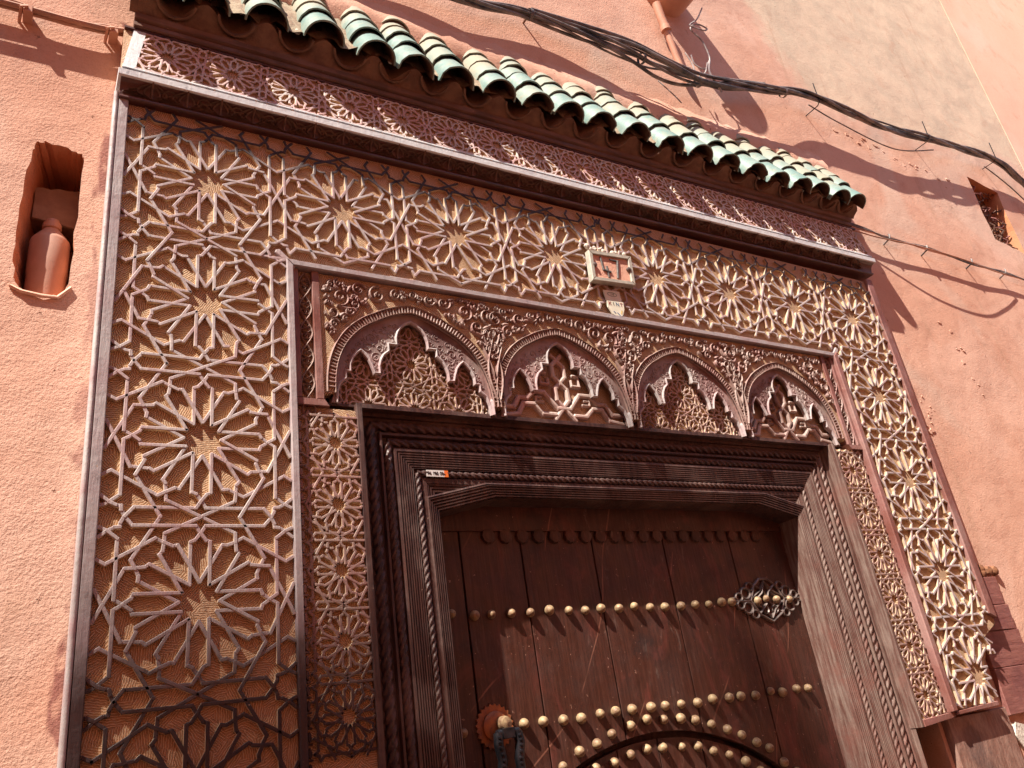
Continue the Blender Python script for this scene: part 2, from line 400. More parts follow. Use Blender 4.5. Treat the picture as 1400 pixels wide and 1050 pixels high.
tall = empty('unseen_shade_house', (-28, -19, ZG), 'unseen tall pink house added across the lane, its roof block and poles casting shade', 'house')  # out of view, added to carry the shade casters below
g = MB(); g.box(-60, -12, -24, -15.5, ZG, 38); build(g, 'wall', M_NICHE, tall)
g = MB(); g.box(-31.75, -29.75, -16.6, -15.6, 38, 47.05); build(g, 'shade_block', M_NICHE, tall)  # added block, sized so its shadow falls on the lower-left panel
g = MB(); g.tube([(-27.35, -15.5, 38), (-27.35, -15.5, 48.0)], .17, 10); g.tube([(-26.85, -15.5, 38), (-26.85, -15.5, 47.1)], .22, 10); build(g, 'shade_poles', M_IRON, tall)  # added poles, placed to throw soft shade bands on the door
# ------------------------------------------------------------------ house wall with niches and doorway
def wob(pts, a, n=3, seed=1):
    r = random.Random(seed); out = []
    for i in range(len(pts)):
        p, q = pts[i], pts[(i+1) % len(pts)]
        for k in range(n):
            t = k/n; out.append((p[0]+(q[0]-p[0])*t+(r.uniform(-a, a) if k or 1 else 0), p[1]+(q[1]-p[1])*t+r.uniform(-a, a)))
    return out
nL = wob([(-1.07, -1.0), (-1.02, -1.03), (-.90, -1.035), (-.84, -1.0), (-.805, -.92), (-.80, -.4), (-.79, .06), (-.81, .12), (-.86, .14), (-1.03, .17), (-1.08, .15), (-1.09, .08), (-1.125, -.3), (-1.13, -.7), (-1.11, -.93)], .010, 4, 3)
nR = wob([(12.05, 3.52), (12.03, 2.28), (12.85, 2.15), (12.88, 3.40)], .02, 5, 5)
doorhole_unused = [(1.2, ZG), (.72, -.86), (6.55, -.86), (6.0, ZG)]
wall = empty('house_wall', (3.6, WY, ZG), 'sunlit rough pink plaster house wall round the carved doorway, with cables strung over it', 'wall')
outer = [(-30, ZG-.3), (.72, ZG-.3), (.72, -.86), (6.55, -.86), (6.55, ZG-.3), (30, ZG-.3), (30, 18), (-30, 18)]
vs, fs = poly_with_holes(outer, [nL, nR], WY)
m = MB(); m.add(vs, fs)
m.add([(-30, WY, 18), (30, WY, 18), (30, 6, 18), (-30, 6, 18)], [(0, 1, 2, 3)])
m.add([(-30, 6, ZG), (30, 6, ZG), (30, 6, 18), (-30, 6, 18)], [(0, 1, 2, 3)])
for x0, x1 in ((-30, -30), (30, 30)): m.add([(x0, WY, ZG), (x0, 6, ZG), (x0, 6, 18), (x0, WY, 18)], [(0, 1, 2, 3)])
for x0 in (.72, 6.55): m.add([(x0, WY, ZG), (x0, 1.2, ZG), (x0, 1.2, -.86), (x0, WY, -.86)], [(0, 1, 2, 3)])
m.add([(.72, WY, -.86), (6.55, WY, -.86), (6.55, 1.2, -.86), (.72, 1.2, -.86)], [(0, 1, 2, 3)])
m.add([(.72, 1.2, ZG), (6.55, 1.2, ZG), (6.55, 1.2, -.86), (.72, 1.2, -.86)], [(0, 1, 2, 3)])
build(m, 'plaster_face', M_PLASTER, wall)
def niche(hole, depth, taper, name, mat):
    m = MB(); n = len(hole); c = (sum(p[0] for p in hole)/n, sum(p[1] for p in hole)/n); rings = []
    for k in range(5):
        d = depth*k/4; f = k/4; r = random.Random(k+n)
        rings.append([(p[0]+(taper[0] if p[0] < c[0] else -taper[1])*f+(r.uniform(-.008, .008) if k else 0), WY+d, p[1]+(-taper[2] if p[1] > c[1] else taper[3])*f) for p in hole])
    fs = []
    for k in range(4):
        for i in range(n): j = (i+1) % n; fs.append((k*n+i, k*n+j, (k+1)*n+j, (k+1)*n+i))
    fs.append(tuple(range(4*n, 5*n))); m.add(sum(rings, []), fs); return build(m, name, mat, wall)
niche(nL, .55, (.10, -.04, .0, 0), 'niche_lining', M_NICHE)
niche(nR, .5, (-.02, -.02, -.02, 0), 'niche_lining', M_NICHE)
# plaster lips and scars on the wall
m = MB()
m.tube([(-1.12, WY-.005, -1.0), (-1.06, WY-.012, -1.035), (-.95, WY-.015, -1.05), (-.86, WY-.012, -1.045), (-.79, WY-.005, -.96)], .012, 8, lambda i, t: .012+.004*math.sin(i*2.1+t*2))
build(m, 'plaster_lip', M_PLASTER_S, wall, True)
m = MB(); m.prism(wob([(-1.06, -.30), (-.76, -.33), (-.76, .0), (-.92, -.02), (-1.06, -.04)], .008, 3, 8), .40, .69, .01); build(m, 'cement_lump', simple('grey_cement', (.36, .24, .17), (.28, .17, .12), 20, .9), wall)
m = MB(); r = random.Random(4)
for (x0, z0, x1, z1, n, s) in ((8.3, -.9, 8.15, -1.55, 16, .04), (12.3, -1.3, 12.1, -2.0, 10, .04), (8.7, 3.45, 11.5, 3.12, 26, .05), (7.2, 2.1, 8.2, 2.25, 12, .05), (9.4, .3, 9.9, -.9, 10, .05)):
    for k in range(n):
        t = k/n; x = x0+(x1-x0)*t+r.gauss(0, .09); z = z0+(z1-z0)*t+r.gauss(0, .07); a = s*r.uniform(.2, 1.1)
        p = [(x+a*math.cos(q*PI/3)*r.uniform(.6, 1.4), z+a*.6*math.sin(q*PI/3)*r.uniform(.6, 1.4)) for q in range(6)]
        m.prism(p, WY-.012*r.uniform(.2, 1), WY, .006)
build(m, 'plaster_scar', M_PLASTER, wall)

# ------------------------------------------------------------------ neighbour wall, smooth
nb = empty('neighbour_wall', (18, .0, ZG), 'smooth pale pink wall strip meeting the rough wall at the far right', 'wall')
m = MB(); m.box(14.40, 29, WY-.012, WY-.002, ZG, 17.9, .0); build(m, 'smooth_render', M_PLASTER_S, nb)

# ------------------------------------------------------------------ twelve-fold rosette pattern (unit square tile)
def rosette_segs():
    out = []; w = .055
    def rt(a, x, y): return (x*math.cos(a)-y*math.sin(a), x*math.sin(a)+y*math.cos(a))
    for k in range(12):
        a = k*PI/6
        for s in (1, -1):
            out.append((rt(a, .097, s*w), rt(a, .348, s*w)))
            out.append((rt(a, .348, s*w), rt(a, .358, s*.031)))
            out.append((rt(a, .358, s*.031), rt(a, .400, 0)))
            out.append((rt(a, .400, 0), rt(a, .445, s*.028)))
            if k % 3 == 0:
                out.append((rt(a, .445, s*.028), rt(a, .445, s*.37))); out.append((rt(a, .445, s*.37), rt(a, .5, s*.415)))
            else:
                e = Vector(rt(a, .445, 0)); d = Vector(rt(a, 0, s)); tt = 9
                for q in (0, 1):
                    for lim in (.5, -.5):
                        if abs(d[q]) > 1e-6:
                            t = (lim-e[q])/d[q]
                            if t > 0: tt = min(tt, t)
                p = e+d*tt
                if abs(p.x) < .06: p.x = 0
                if abs(p.y) < .06: p.y = 0
                out.append((rt(a, .445, s*.028), (p.x, p.y)))
    c = [(.5, .415), (.463, .434), (.437, .437), (.434, .463), (.415, .5)]
    for sx in (1, -1):
        for sy in (1, -1):
            for i in range(4): out.append(((c[i][0]*sx, c[i][1]*sy), (c[i+1][0]*sx, c[i+1][1]*sy)))
    return out
RS = rosette_segs()
def clip(p, q, x0, x1, z0, z1):
    t0, t1 = 0., 1.; dx, dz = q[0]-p[0], q[1]-p[1]
    for P, Q in ((-dx, p[0]-x0), (dx, x1-p[0]), (-dz, p[1]-z0), (dz, z1-p[1])):
        if abs(P) < 1e-9:
            if Q < 0: return None
        else:
            r = Q/P
            if P < 0: t0 = max(t0, r)
            else: t1 = min(t1, r)
    if t0 >= t1-1e-4: return None
    return ((p[0]+dx*t0, p[1]+dz*t0), (p[0]+dx*t1, p[1]+dz*t1))
def rosette(x0, x1, z0, z1, scale=1., w=.027, y=0., h=.05, f=None, jit=0., seed=0, drop=0.):
    m = MB(f); r = random.Random(seed)
    seen = set()
    for i in (-1, 0, 1):
        for j in (-1, 0, 1):
            for p, q in RS:
                p2 = (p[0]+i, p[1]+j); q2 = (q[0]+i, q[1]+j); c = clip(p2, q2, x0-1e-4, x1+1e-4, z0-1e-4, z1+1e-4)
                if not c: continue
                key = tuple(sorted((tuple(round(v, 3) for v in c[0]), tuple(round(v, 3) for v in c[1]))))
                if key in seen: continue
                seen.add(key)
                if drop and r.random() < drop: continue
                j1 = [r.uniform(-jit, jit) for _ in range(4)]
                m.bar(((c[0][0]+j1[0])*scale, (c[0][1]+j1[1])*scale), ((c[1][0]+j1[2])*scale, (c[1][1]+j1[3])*scale), w, y, h)
    return m

# ------------------------------------------------------------------ carved surround: big star panels
sur = empty('carved_door_surround', (3.6, WY, -4.3), 'carved wooden surround with big star lattice panels down both sides and across the top of the door', 'door surround', None)
E_ = .545
XS = [0, 1, 2, 3, 4.21, 5.21, 6.21, 7.21]
BY = .031
def back(poly, y=BY): m = MB(); m.prism(poly, y, WY-.004); return m
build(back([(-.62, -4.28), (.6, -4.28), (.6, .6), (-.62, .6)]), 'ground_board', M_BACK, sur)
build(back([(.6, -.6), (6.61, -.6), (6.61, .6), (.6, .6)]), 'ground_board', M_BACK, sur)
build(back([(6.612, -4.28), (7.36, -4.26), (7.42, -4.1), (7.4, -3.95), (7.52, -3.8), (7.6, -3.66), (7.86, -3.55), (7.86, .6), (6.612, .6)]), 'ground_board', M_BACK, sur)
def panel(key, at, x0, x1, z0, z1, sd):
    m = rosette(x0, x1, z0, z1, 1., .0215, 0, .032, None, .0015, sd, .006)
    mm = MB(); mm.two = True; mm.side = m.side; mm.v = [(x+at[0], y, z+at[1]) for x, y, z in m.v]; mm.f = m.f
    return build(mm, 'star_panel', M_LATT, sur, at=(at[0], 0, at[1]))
sd = 0
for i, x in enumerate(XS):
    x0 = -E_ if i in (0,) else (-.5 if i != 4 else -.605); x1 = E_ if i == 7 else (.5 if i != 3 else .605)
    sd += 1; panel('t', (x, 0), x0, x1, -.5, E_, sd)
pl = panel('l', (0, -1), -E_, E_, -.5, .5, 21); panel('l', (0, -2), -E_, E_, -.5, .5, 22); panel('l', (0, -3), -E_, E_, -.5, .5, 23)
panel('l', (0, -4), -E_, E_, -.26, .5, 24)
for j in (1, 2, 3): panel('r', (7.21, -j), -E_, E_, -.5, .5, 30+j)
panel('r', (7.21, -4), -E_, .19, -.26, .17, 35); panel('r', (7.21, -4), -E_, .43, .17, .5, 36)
# strip of corner ties where the top band meets the side bands
m = MB()
for (xa, za, xb, zb) in ((.5, -.5, .6, -.6), (6.71, -.5, 6.61, -.6)): m.bar((xa, za), (xb, zb), .05, 0, .05)
for x in (0, 1, 2, 3): m.bar((x+.37, -.555), (x+.63, -.555), .02, .001, .05)
for x in (4.21, 5.21, 6.21): m.bar((x-.37, -.555), (x+.37, -.555), .02, .001, .05)
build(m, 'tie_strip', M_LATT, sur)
# borders
def slab(name, poly, y0, y1, mat, b=.012, parent=sur): m = MB(); m.prism(poly, y0, y1, b); return build(m, name, mat, parent)
slab('outer_border', [(-.615, -4.28), (-.550, -4.28), (-.550, .62), (-.615, .62)], -.012, WY-.005, M_BORD)
m = MB(); m.tube([(-.632, .0, -4.28), (-.632, .0, -2), (-.632, 0, .62)], .017, 10); m.box(-.645, -.617, .01, WY-.005, -4.28, .62)
build(m, 'edge_bead', M_SILVER, sur, True)
slab('outer_border', [(7.755, -3.45), (7.865, -3.5), (7.865, .62), (7.755, .62)], -.012, WY-.005, M_RED)
slab('inner_border', [(.553, -4.28), (.602, -4.28), (.602, -.60), (.553, -.551)], -.012, .12, M_BORD)
slab('inner_border', [(6.597, -4.28), (6.665, -4.28), (6.665, -.545), (6.597, -.60)], -.02, .12, M_RED)
slab('inner_border', [(.553, -.553), (6.655, -.553), (6.602, -.602), (.602, -.602)], -.010, .12, M_BORD)
# side rosette columns
CY = .03
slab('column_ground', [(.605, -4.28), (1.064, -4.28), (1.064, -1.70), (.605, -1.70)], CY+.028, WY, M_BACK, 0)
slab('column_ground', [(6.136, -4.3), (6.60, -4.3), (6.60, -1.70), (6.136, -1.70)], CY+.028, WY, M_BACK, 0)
ks = .436
for cxx, z00, xa, xb in ((.865, -1.96, -.5, .365), (6.345, -1.93, -.395, .5)):
    base = rosette(xa, xb, -.5, .5, ks, .0160, 0, .03, None, .002, 77); proto = None
    for j in range(6):
        z = z00-j*ks
        if z-.22 < -4.35: continue
        if proto is None:
            mm = MB(); mm.two = True; mm.side = base.side; mm.v = [(x+cxx, y+CY, zz+z) for x, y, zz in base.v]; mm.f = base.f
            proto = build(mm, 'rosette_panel', M_SMALL, sur, at=(cxx, CY, z))
        else: clone(proto, sur, (cxx, CY, z))
# thin carved chain strip beside the left column, plain strip on the right
m = MB(); k = 0
z = -1.72
while z > -4.27:
    m.prism([(.625+.012*math.cos(a*PI/4)+.0, z-.03+.03*math.sin(a*PI/4)) for a in range(8)], CY+.01, CY+.05, .006)
    m.bar((.612, z-.068), (.638, z-.068), .012, CY+.012, .04); z -= .085
build(m, 'chain_strip', M_SMALL, sur)
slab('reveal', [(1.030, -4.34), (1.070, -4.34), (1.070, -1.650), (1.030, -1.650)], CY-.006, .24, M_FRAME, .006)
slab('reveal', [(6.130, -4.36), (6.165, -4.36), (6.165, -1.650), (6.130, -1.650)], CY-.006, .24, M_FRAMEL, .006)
slab('reveal', [(1.064, -1.645), (6.136, -1.645), (6.136, -1.625), (1.064, -1.625)], .08, .24, M_FRAME, .004)
slab('foot_rail', [(6.17, -4.36), (6.66, -4.33), (6.66, -4.282), (6.17, -4.302)], CY-.012, WY, M_RED, .006)
slab('foot_rail', [(6.665, -4.315), (7.37, -4.30), (7.37, -4.262), (6.665, -4.285)], -.0, WY, M_RED, .006)

# ------------------------------------------------------------------ arcaded panel
ax = [.84, 2.215, 3.59, 4.965, 6.34]
AY = .042    # carved ground of the spandrels
ZB = -1.60
def arch_pt(c, t, gr=0.):
    """t 0..1 from left foot to right foot"""
    a = PI*(1-t); hw = .665+gr; x = math.cos(a); z = math.sin(a)
    zz = -1.58+(.72+gr)*(z**.86)+.045*max(0, 1-abs(x)*2.2)
    return (c+hw*x, zz)
def arch(c, gr=0., n=40, t0=0., t1=1.): return [arch_pt(c, t0+(t1-t0)*i/n, gr) for i in range(n+1)]
cs = [(ax[i]+ax[i+1])/2 for i in range(4)]
path = [(.80, -.61), (6.40, -.61), (6.40, ZB)]
for c in cs[::-1]: path += arch(c, -.015, 30)[::-1]
path += [(.80, ZB)]
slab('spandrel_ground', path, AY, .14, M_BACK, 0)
# frame strips at the ends and along the bottom
for xa, xb, nm in ((.605, .645, 'strip'), (.745, .80, 'strip'), (6.40, 6.455, 'strip'), (6.555, 6.60, 'strip')):
    slab(nm, [(xa, -1.645), (xb, -1.645), (xb, -.604), (xa, -.604)], .022, .14, M_RED, .008)
for xa, xb in ((.645, .745), (6.455, 6.555)):
    slab('net_ground', [(xa, -1.645), (xb, -1.645), (xb, -.604), (xa, -.604)], .065, .14, M_BACK, 0)
    m = MB(); xc = (xa+xb)/2; k = 0; z = -.62
    while z > -1.63:
        for s in (-1, 1):
            m.rib([(xc+s*.045*math.sin(t*PI/6), z-.2*t/6) for t in range(7)], .016, .03, .035)
            m.rib([(xc+s*.03*math.sin(t*PI/3+.5), z-.02-.09*t/6) for t in range(7)], .011, .036, .03)
            m.rib([(xc+s*(.012+.02*math.cos(t*PI/3)), z-.13-.02*math.sin(t*PI/3)) for t in range(7)], .010, .036, .03)
        z -= .2
    build(m, 'net_carving', M_SMALL, sur)
slab('strip', [(.607, -1.70), (.835, -1.70), (.80, -1.648), (.607, -1.648)], .015, .14, M_RED, .006)
slab('strip', [(6.42, -1.70), (6.598, -1.70), (6.598, -1.648), (6.38, -1.648)], .015, .14, M_RED, .006)

def spiral(c, r, a0, turns, hand, n=22, k=.9):
    return [(c[0]+r*(1-k*i/n)*math.cos(a0+hand*turns*2*PI*i/n), c[1]+r*(1-k*i/n)*math.sin(a0+hand*turns*2*PI*i/n)) for i in range(n+1)]
def scrolls(m, inside, x0, x1, z0, z1, rmin, rmax, count, w, y, h, seed, leaf=True):
    r = random.Random(seed); placed = []
    def ok(x, z, rad):
        for a in range(8):
            if not inside(x+rad*math.cos(a*PI/4), z+rad*math.sin(a*PI/4)): return False
        return True
    tries = 0
    rad = rmax
    while len(placed) < count and tries < 9000:
        tries += 1; rad = rmax+(rmin-rmax)*min(1, tries/5000)
        x = r.uniform(x0, x1); z = r.uniform(z0, z1)
        if not ok(x, z, rad): continue
        if any((x-a)**2+(z-b)**2 < ((rad+c)*.93)**2 for a, b, c in placed): continue
        placed.append((x, z, rad)); hand = 1 if len(placed) % 2 else -1; a0 = r.uniform(0, 6.28)
        m.rib(spiral((x, z), rad*.92, a0, 1.35, hand), w, y, h, lambda t: 1.15-.35*t)
        m.rib(spiral((x, z), rad*.30, a0+2.5, .7, -hand, 8, .6), w*.9, y, h)
        if leaf:
            for q in range(2):     # leaves springing from the scroll
                b = a0+r.uniform(0, 6.28); px, pz = x+rad*.9*math.cos(b), z+rad*.9*math.sin(b)
                dx, dz = math.cos(b+hand*1.1), math.sin(b+hand*1.1); L = rad*r.uniform(.7, 1.1); bend = r.uniform(-.6, .6)
                pts = [(px+dx*L*t/6-dz*bend*L*(t/6)**2, pz+dz*L*t/6+dx*bend*L*(t/6)**2) for t in range(7)]
                if all(inside(*p) for p in pts): m.rib(pts, w*1.9, y+.002, h, lambda t: .25+1.0*math.sin(PI*min(1, t*.8+.12)))
    return placed
def in_spandrel(x, z):
    if not (.825 < x < 6.375 and -1.56 < z < -.635): return False
    for c in cs:
        if abs(x-c) < .74:
            u = (x-c)/.735
            zz = -1.58+.79*max(0, 1-u*u)**.43+.045*max(0, 1-abs(u)*2.2) if abs(u) < 1 else -9
            if z < zz+.012: return False
    return True
m = MB()
for i, c in enumerate(cs):
    scrolls(m, in_spandrel, c-.70, c+.70, -1.5, -.63, .024, .085, 110, .019, AY-.034, .038, 11+i)
build(m, 'vine_carving', M_SMALL, sur, kind='stuff')
# central stems between the arches
m = MB()
for x in ax[1:4]:
    for s in (-1, 1):
        m.rib([(x+s*(.012+.05*math.sin(t*.42)), -1.52+.62*t/10) for t in range(11)], .02, AY-.033, .036)
        m.rib([(x+s*(.01+.09*(t/8)**1.4), -1.32+.3*t/8) for t in range(9)], .024, AY-.033, .036, lambda t: .4+.8*math.sin(PI*t))
        m.rib([(x+s*(.015+.08*(t/8)), -1.05+.16*(t/8)**2) for t in range(9)], .026, AY-.033, .036, lambda t: .4+.8*math.sin(PI*t))
build(m, 'stem_carving', M_SMALL, sur)

arch_parts = []
for i, c in enumerate(cs):
    # ring: two rolls with close-set ribs between
    m = MB(); m.rib(arch(c, .036, 60), .020, .018, .045); m.rib(arch(c, -.024, 60), .018, .020, .05)
    a = build(m, 'arch_ring', M_SMALL, sur, True)
    m = MB(); n = 84
    for k in range(1, n):
        t = k/n; p = arch_pt(c, t, -.018); q = arch_pt(c, t, .026); m.bar(p, q, .0125, .024, .035, .004)
    m2 = build(m, 'gadroon', M_SMALL, a)
    # soffit
    m = MB(); A = arch(c, -.03, 40); vs = [(x, .035, z) for x, z in A]+[(x, .16, z) for x, z in A]
    m.add(vs, [(k, k+1, k+42, k+41) for k in range(40)]); build(m, 'arch_soffit', M_FRAME, a, True)
    # scalloped screen
    half = [(-.625, -1.645), (-.62, -1.56), (-.60, -1.49), (-.55, -1.445), (-.55, -1.385), (-.512, -1.385), (-.512, -1.33), (-.49, -1.27), (-.455, -1.225), (-.425, -1.20), (-.395, -1.225), (-.362, -1.27), (-.340, -1.33), (-.325, -1.38), (-.285, -1.38), (-.285, -1.32), (-.27, -1.265), (-.245, -1.22), (-.20, -1.18), (-.20, -1.12), (-.132, -1.12), (-.132, -1.06), (-.118, -1.01), (-.09, -.965), (-.05, -.93), (0, -.905)]
    op_ = [(c+x, z) for x, z in half]+[(c-x, z) for x, z in half[-2::-1]]
    full = [(c-.665, -1.645)]+arch(c, -.02, 40)+[(c+.665, -1.645)]+op_[::-1]
    m = MB(); m.prism(full, .066, .112, 0); sc = build(m, 'scalloped_screen', M_SCREEN, sur)
    m = MB(); m.rib([(x, z) for x, z in op_], .026, .050, .022, top=.5); build(m, 'screen_edge', M_SILVER, sc)
    def in_scr(x, z, c=c, o=op_):
        if not (-1.62 < z): return False
        u = abs(x-c)/.60
        if u >= 1 or z > -1.60+.68*(1-u*u)**.43: return False
        # outside of the opening
        ins = False; n = len(o)
        for k in range(n):
            (xa, za), (xb, zb) = o[k], o[(k+1) % n]
            if (za > z) != (zb > z) and x < (xb-xa)*(z-za)/(zb-za)+xa: ins = not ins
        return not ins
    m = MB(); scrolls(m, in_scr, c-.6, c+.6, -1.6, -.9, .015, .045, 60, .009, .059, .008, 51+i)
    build(m, 'scroll_relief', M_SCREEN, sc)
    # screen behind
    slab('inner_ground', [(c-.655, -1.645), (c+.655, -1.645), (c+.60, -1.2), (c+.3, -.92), (c, -.86), (c-.3, -.92), (c-.60, -1.2)], .150, .24, M_BACK, 0, sur)
    if i % 2 == 0:
        m = MB(); q = .37
        for ox, oz in [(a*q, -1.62+b*q) for a in (-2, -1, 0, 1, 2) for b in (0, 1, 2)]:
            for p, r_ in RS:
                cc = clip((c+ox+p[0]*q, oz+p[1]*q), (c+ox+r_[0]*q, oz+r_[1]*q), c-.62, c+.62, -1.645, -.93)
                if cc: m.bar(cc[0], cc[1], .0115, .112, .04)
        m.two = True; build(m, 'star_tracery', M_TRAC, sur)
    else:
        m = MB()
        def knot(pts, w=.04): 
            for k in range(len(pts)-1): m.bar(pts[k], pts[k+1], w, .106, .046, .012)
        for s in (-1, 1):
            knot([(c+s*.05, -1.0), (c-s*.06, -1.1), (c-s*.06, -1.2), (c+s*.06, -1.32), (c+s*.06, -1.42), (c-s*.1, -1.6)])
            knot([(c+s*.14, -1.18), (c+s*.2, -1.18), (c+s*.2, -1.28), (c+s*.12, -1.28), (c+s*.12, -1.23)], .026)
            knot([(c+s*.28, -1.36), (c+s*.18, -1.36), (c+s*.06, -1.5), (c-s*.04, -1.5)])
            knot([(c+s*.28, -1.36), (c+s*.36, -1.43), (c+s*.44, -1.43), (c+s*.50, -1.52), (c+s*.6, -1.52)])
            knot([(c+s*.10, -1.56), (c+s*.22, -1.56), (c+s*.30, -1.48), (c+s*.40, -1.48), (c+s*.46, -1.58), (c+s*.6, -1.6)])
            knot([(c+s*.2, -1.45), (c+s*.27, -1.45), (c+s*.27, -1.41), (c+s*.22, -1.41)], .02)
        build(m, 'knot_tracery', M_TRAC, sur)
# small pendants where the arches meet
for x in ax[1:4]:
    m = MB(); pts = [(x-.05, -1.645), (x-.05, -1.53), (x-.03, -1.47), (x, -1.44), (x+.03, -1.47), (x+.05, -1.53), (x+.05, -1.645)]
    m.rib(pts, .03, .03, .04, top=.5); build(m, 'pendant_niche', M_SILVER, sur)
slab('bottom_rail', [(.84, -1.662), (6.36, -1.662), (6.36, -1.646), (.84, -1.646)], .075, .24, M_FRAME, 0)

# ------------------------------------------------------------------ cornice and tiled canopy
can = empty('tiled_canopy', (3.6, WY, .6), 'canopy of green glazed roof tiles on a carved wooden cornice above the door surround', 'canopy')
def tilt(x, y, z): return (x, y, z+.0155*(x-.2))
X0, X1 = -.615, 7.92
def strip(name, prof, mat, x0=X0, x1=X1, smooth=False):
    m = MB(tilt); n = len(prof); N = 12
    vs = [(x0+(x1-x0)*i/N, y, z) for i in range(N+1) for y, z in prof]
    fs = [(i*n+j, i*n+(j+1) % n, (i+1)*n+(j+1) % n, (i+1)*n+j) for i in range(N) for j in range(n)]
    fs += [tuple(range(n)), tuple(range(N*n, N*n+n))]; m.add(vs, fs); return build(m, name, mat, can, smooth)
cove = [(WY-.004, .575), (-.022, .575), (-.036, .580), (-.036, .592), (-.018, .600), (-.024, .64), (-.034, .67), (-.055, .695), (-.088, .71), (WY-.004, .71)]
strip('cove', cove, M_CORN)
strip('ledge', [(WY-.004, .712), (-.098, .712), (-.106, .719), (-.108, .770), (-.09, .786), (-.06, .797), (WY-.004, .797)], M_PALE, X0-.02, X1+.02)
strip('fascia', [(WY-.004, .799), (-.070, .799), (.010, 1.285), (WY-.004, 1.285)], M_BACK)
strip('rim_moulding', [(WY-.004, 1.287), (-.034, 1.287), (-.042, 1.297), (-.042, 1.33), (-.030, 1.345), (-.055, 1.36), (-.065, 1.40), (-.05, 1.41), (WY-.004, 1.41)], M_EAVE, X0+.06, X1-.08)
# carved leaves on the cove
def covemap(x, y, z):  # y: height above surface toward the lane (negative), z in 0..1 up the cove
    t = max(0., min(1., z)); zz = .613+.095*t; yy = -.022-.066*t**2.2
    return tilt(x, yy+y, zz)
m = MB(covemap); x = X0+.21
while x < X1-.19:
    for s in (-1, 1):
        for (a, b, h) in ((.02, .10, .95), (.05, .16, .7), (.01, .055, .9), (.09, .19, .35)):
            m.rib([(x+s*(a+(b-a)*math.sin(PI*t/7)*1.0), h*t/7) for t in range(8)], .011, -.020, .022, lambda t: .5+.8*math.sin(PI*t))
    m.rib([(x, t/5) for t in range(6)], .018, -.020, .022)
    m.rib([(x+.12+.05*math.cos(t*PI/5), .5+.35*math.sin(t*PI/5)) for t in range(9)], .010, -.016, .018)
    x += .24
build(m, 'leaf_carving', M_EAVE, can, kind=None)
# fascia star lattice
def fasmap(x, y, z):
    t = (z-.80)/.485; k = 1-.010*t*1.6; return tilt(3.63+(x-3.63)*k, y-.070+.080*t, z)
slope = math.atan2(.044, .485)
fx = -.66
slabm = MB(fasmap); slabm.box(X0, X0+.085, -.022, .02, .80, 1.285); build(slabm, 'end_stile', M_PALE, can)
k = 0; x = X0+.085+.18
pr = None; fs_ = .48
while x < X1-.1:
    x1c = .5 if x+.24 < X1-.02 else (X1-.02-x)/fs_
    x0c = -.5 if k else -.18/fs_
    b0 = rosette(x0c, x1c, -.5, .5, fs_, .0165, 0, .026, None, .003, 90+k % 3)
    mm = MB(fasmap); mm.two = True; mm.side = b0.side; mm.add([(vx+x, vy-.024, vz+1.042) for vx, vy, vz in b0.v], b0.f)
    build(mm, 'star_fret', M_FRET, can, at=(x, -.05, 1.04)); x += fs_; k += 1
strip('fret_rail', [(-.02, .800), (-.098, .800), (-.096, .812), (-.02, .812)], M_PALE)
strip('fret_rail', [(.03, 1.268), (-.022, 1.268), (-.020, 1.286), (.03, 1.286)], M_CORN)
# tiles
ex = [-.50, -.07, .40, .88, 1.32, 1.70, 2.10, 2.57, 2.99, 3.38, 3.76, 4.20, 4.67, 5.13, 5.54, 5.95, 6.36, 6.76, 7.12, 7.46, 7.80]
AX = Vector((0, .44, .898)).normalized(); NN = Vector((0, -.898, .44)).normalized(); XX = Vector((1, 0, 0))
E0 = Vector((0, -.185, 1.550))
def tile_mesh(L, r0, r1, th, jag=0., up=True, seed=0, cov=1.0):
    """half-round tile along AX from the origin; up: cover tile, else a pan"""
    m = MB(); r = random.Random(seed); n = 14; sg = 1 if up else -1
    N = 6; rows = []
    jg = [r.uniform(-jag, jag) for _ in range(n+1)]
    for layer in (0, 1):
        for i in range(N+1):
            f = i/N; rad = (r0+(r1-r0)*f)-(th if layer else 0)
            for j in range(n+1):
                a = PI*(.5-cov/2)+PI*cov*j/n; off = (jg[j] if i == 0 else 0)
                p = AX*(L*f+off)+XX*math.cos(a)*rad+NN*math.sin(a)*rad*sg
                rows.append(tuple(p))
    q = (n+1)*(N+1); fs = []
    for l in (0, q):
        for i in range(N):
            for j in range(n): a = l+i*(n+1)+j; fs.append((a, a+1, a+n+2, a+n+1))
    for j in range(n): fs.append((j, j+1, q+j+1, q+j)); e = N*(n+1); fs.append((e+j, e+j+1, q+e+j+1, q+e+j))
    for i in range(N):
        for j in (0, n): a = i*(n+1)+j; fs.append((a, a+n+1, q+a+n+1, q+a))
    m.two = True; m.side = [N*n+i for i in range(N*n)]; m.add(rows, fs); return m
covers = []; pans = []
for v in range(3):
    covers.append(tile_mesh(.40, .176, .158, .014, (.004, .012, .02)[v], True, v).mesh('roof_tile', (0, 0, 0), True))
for v in range(2): pans.append(tile_mesh(.44, .150, .165, .018, .006, False, v+9, .92).mesh('pan_tile', (0, 0, 0), True))
r = random.Random(21)
def put(me, name, mat, p, rx=0., rz=0.):
    if not me.materials: me.materials.append(mat); me.materials.append(M_CLAY)
    o = bpy.data.objects.new(name, me); COL.objects.link(o); o.parent = can; ORG[o.name] = p
    o.location = (p-ORG[can.name])*S; o.rotation_euler = (rx, 0, rz); return o
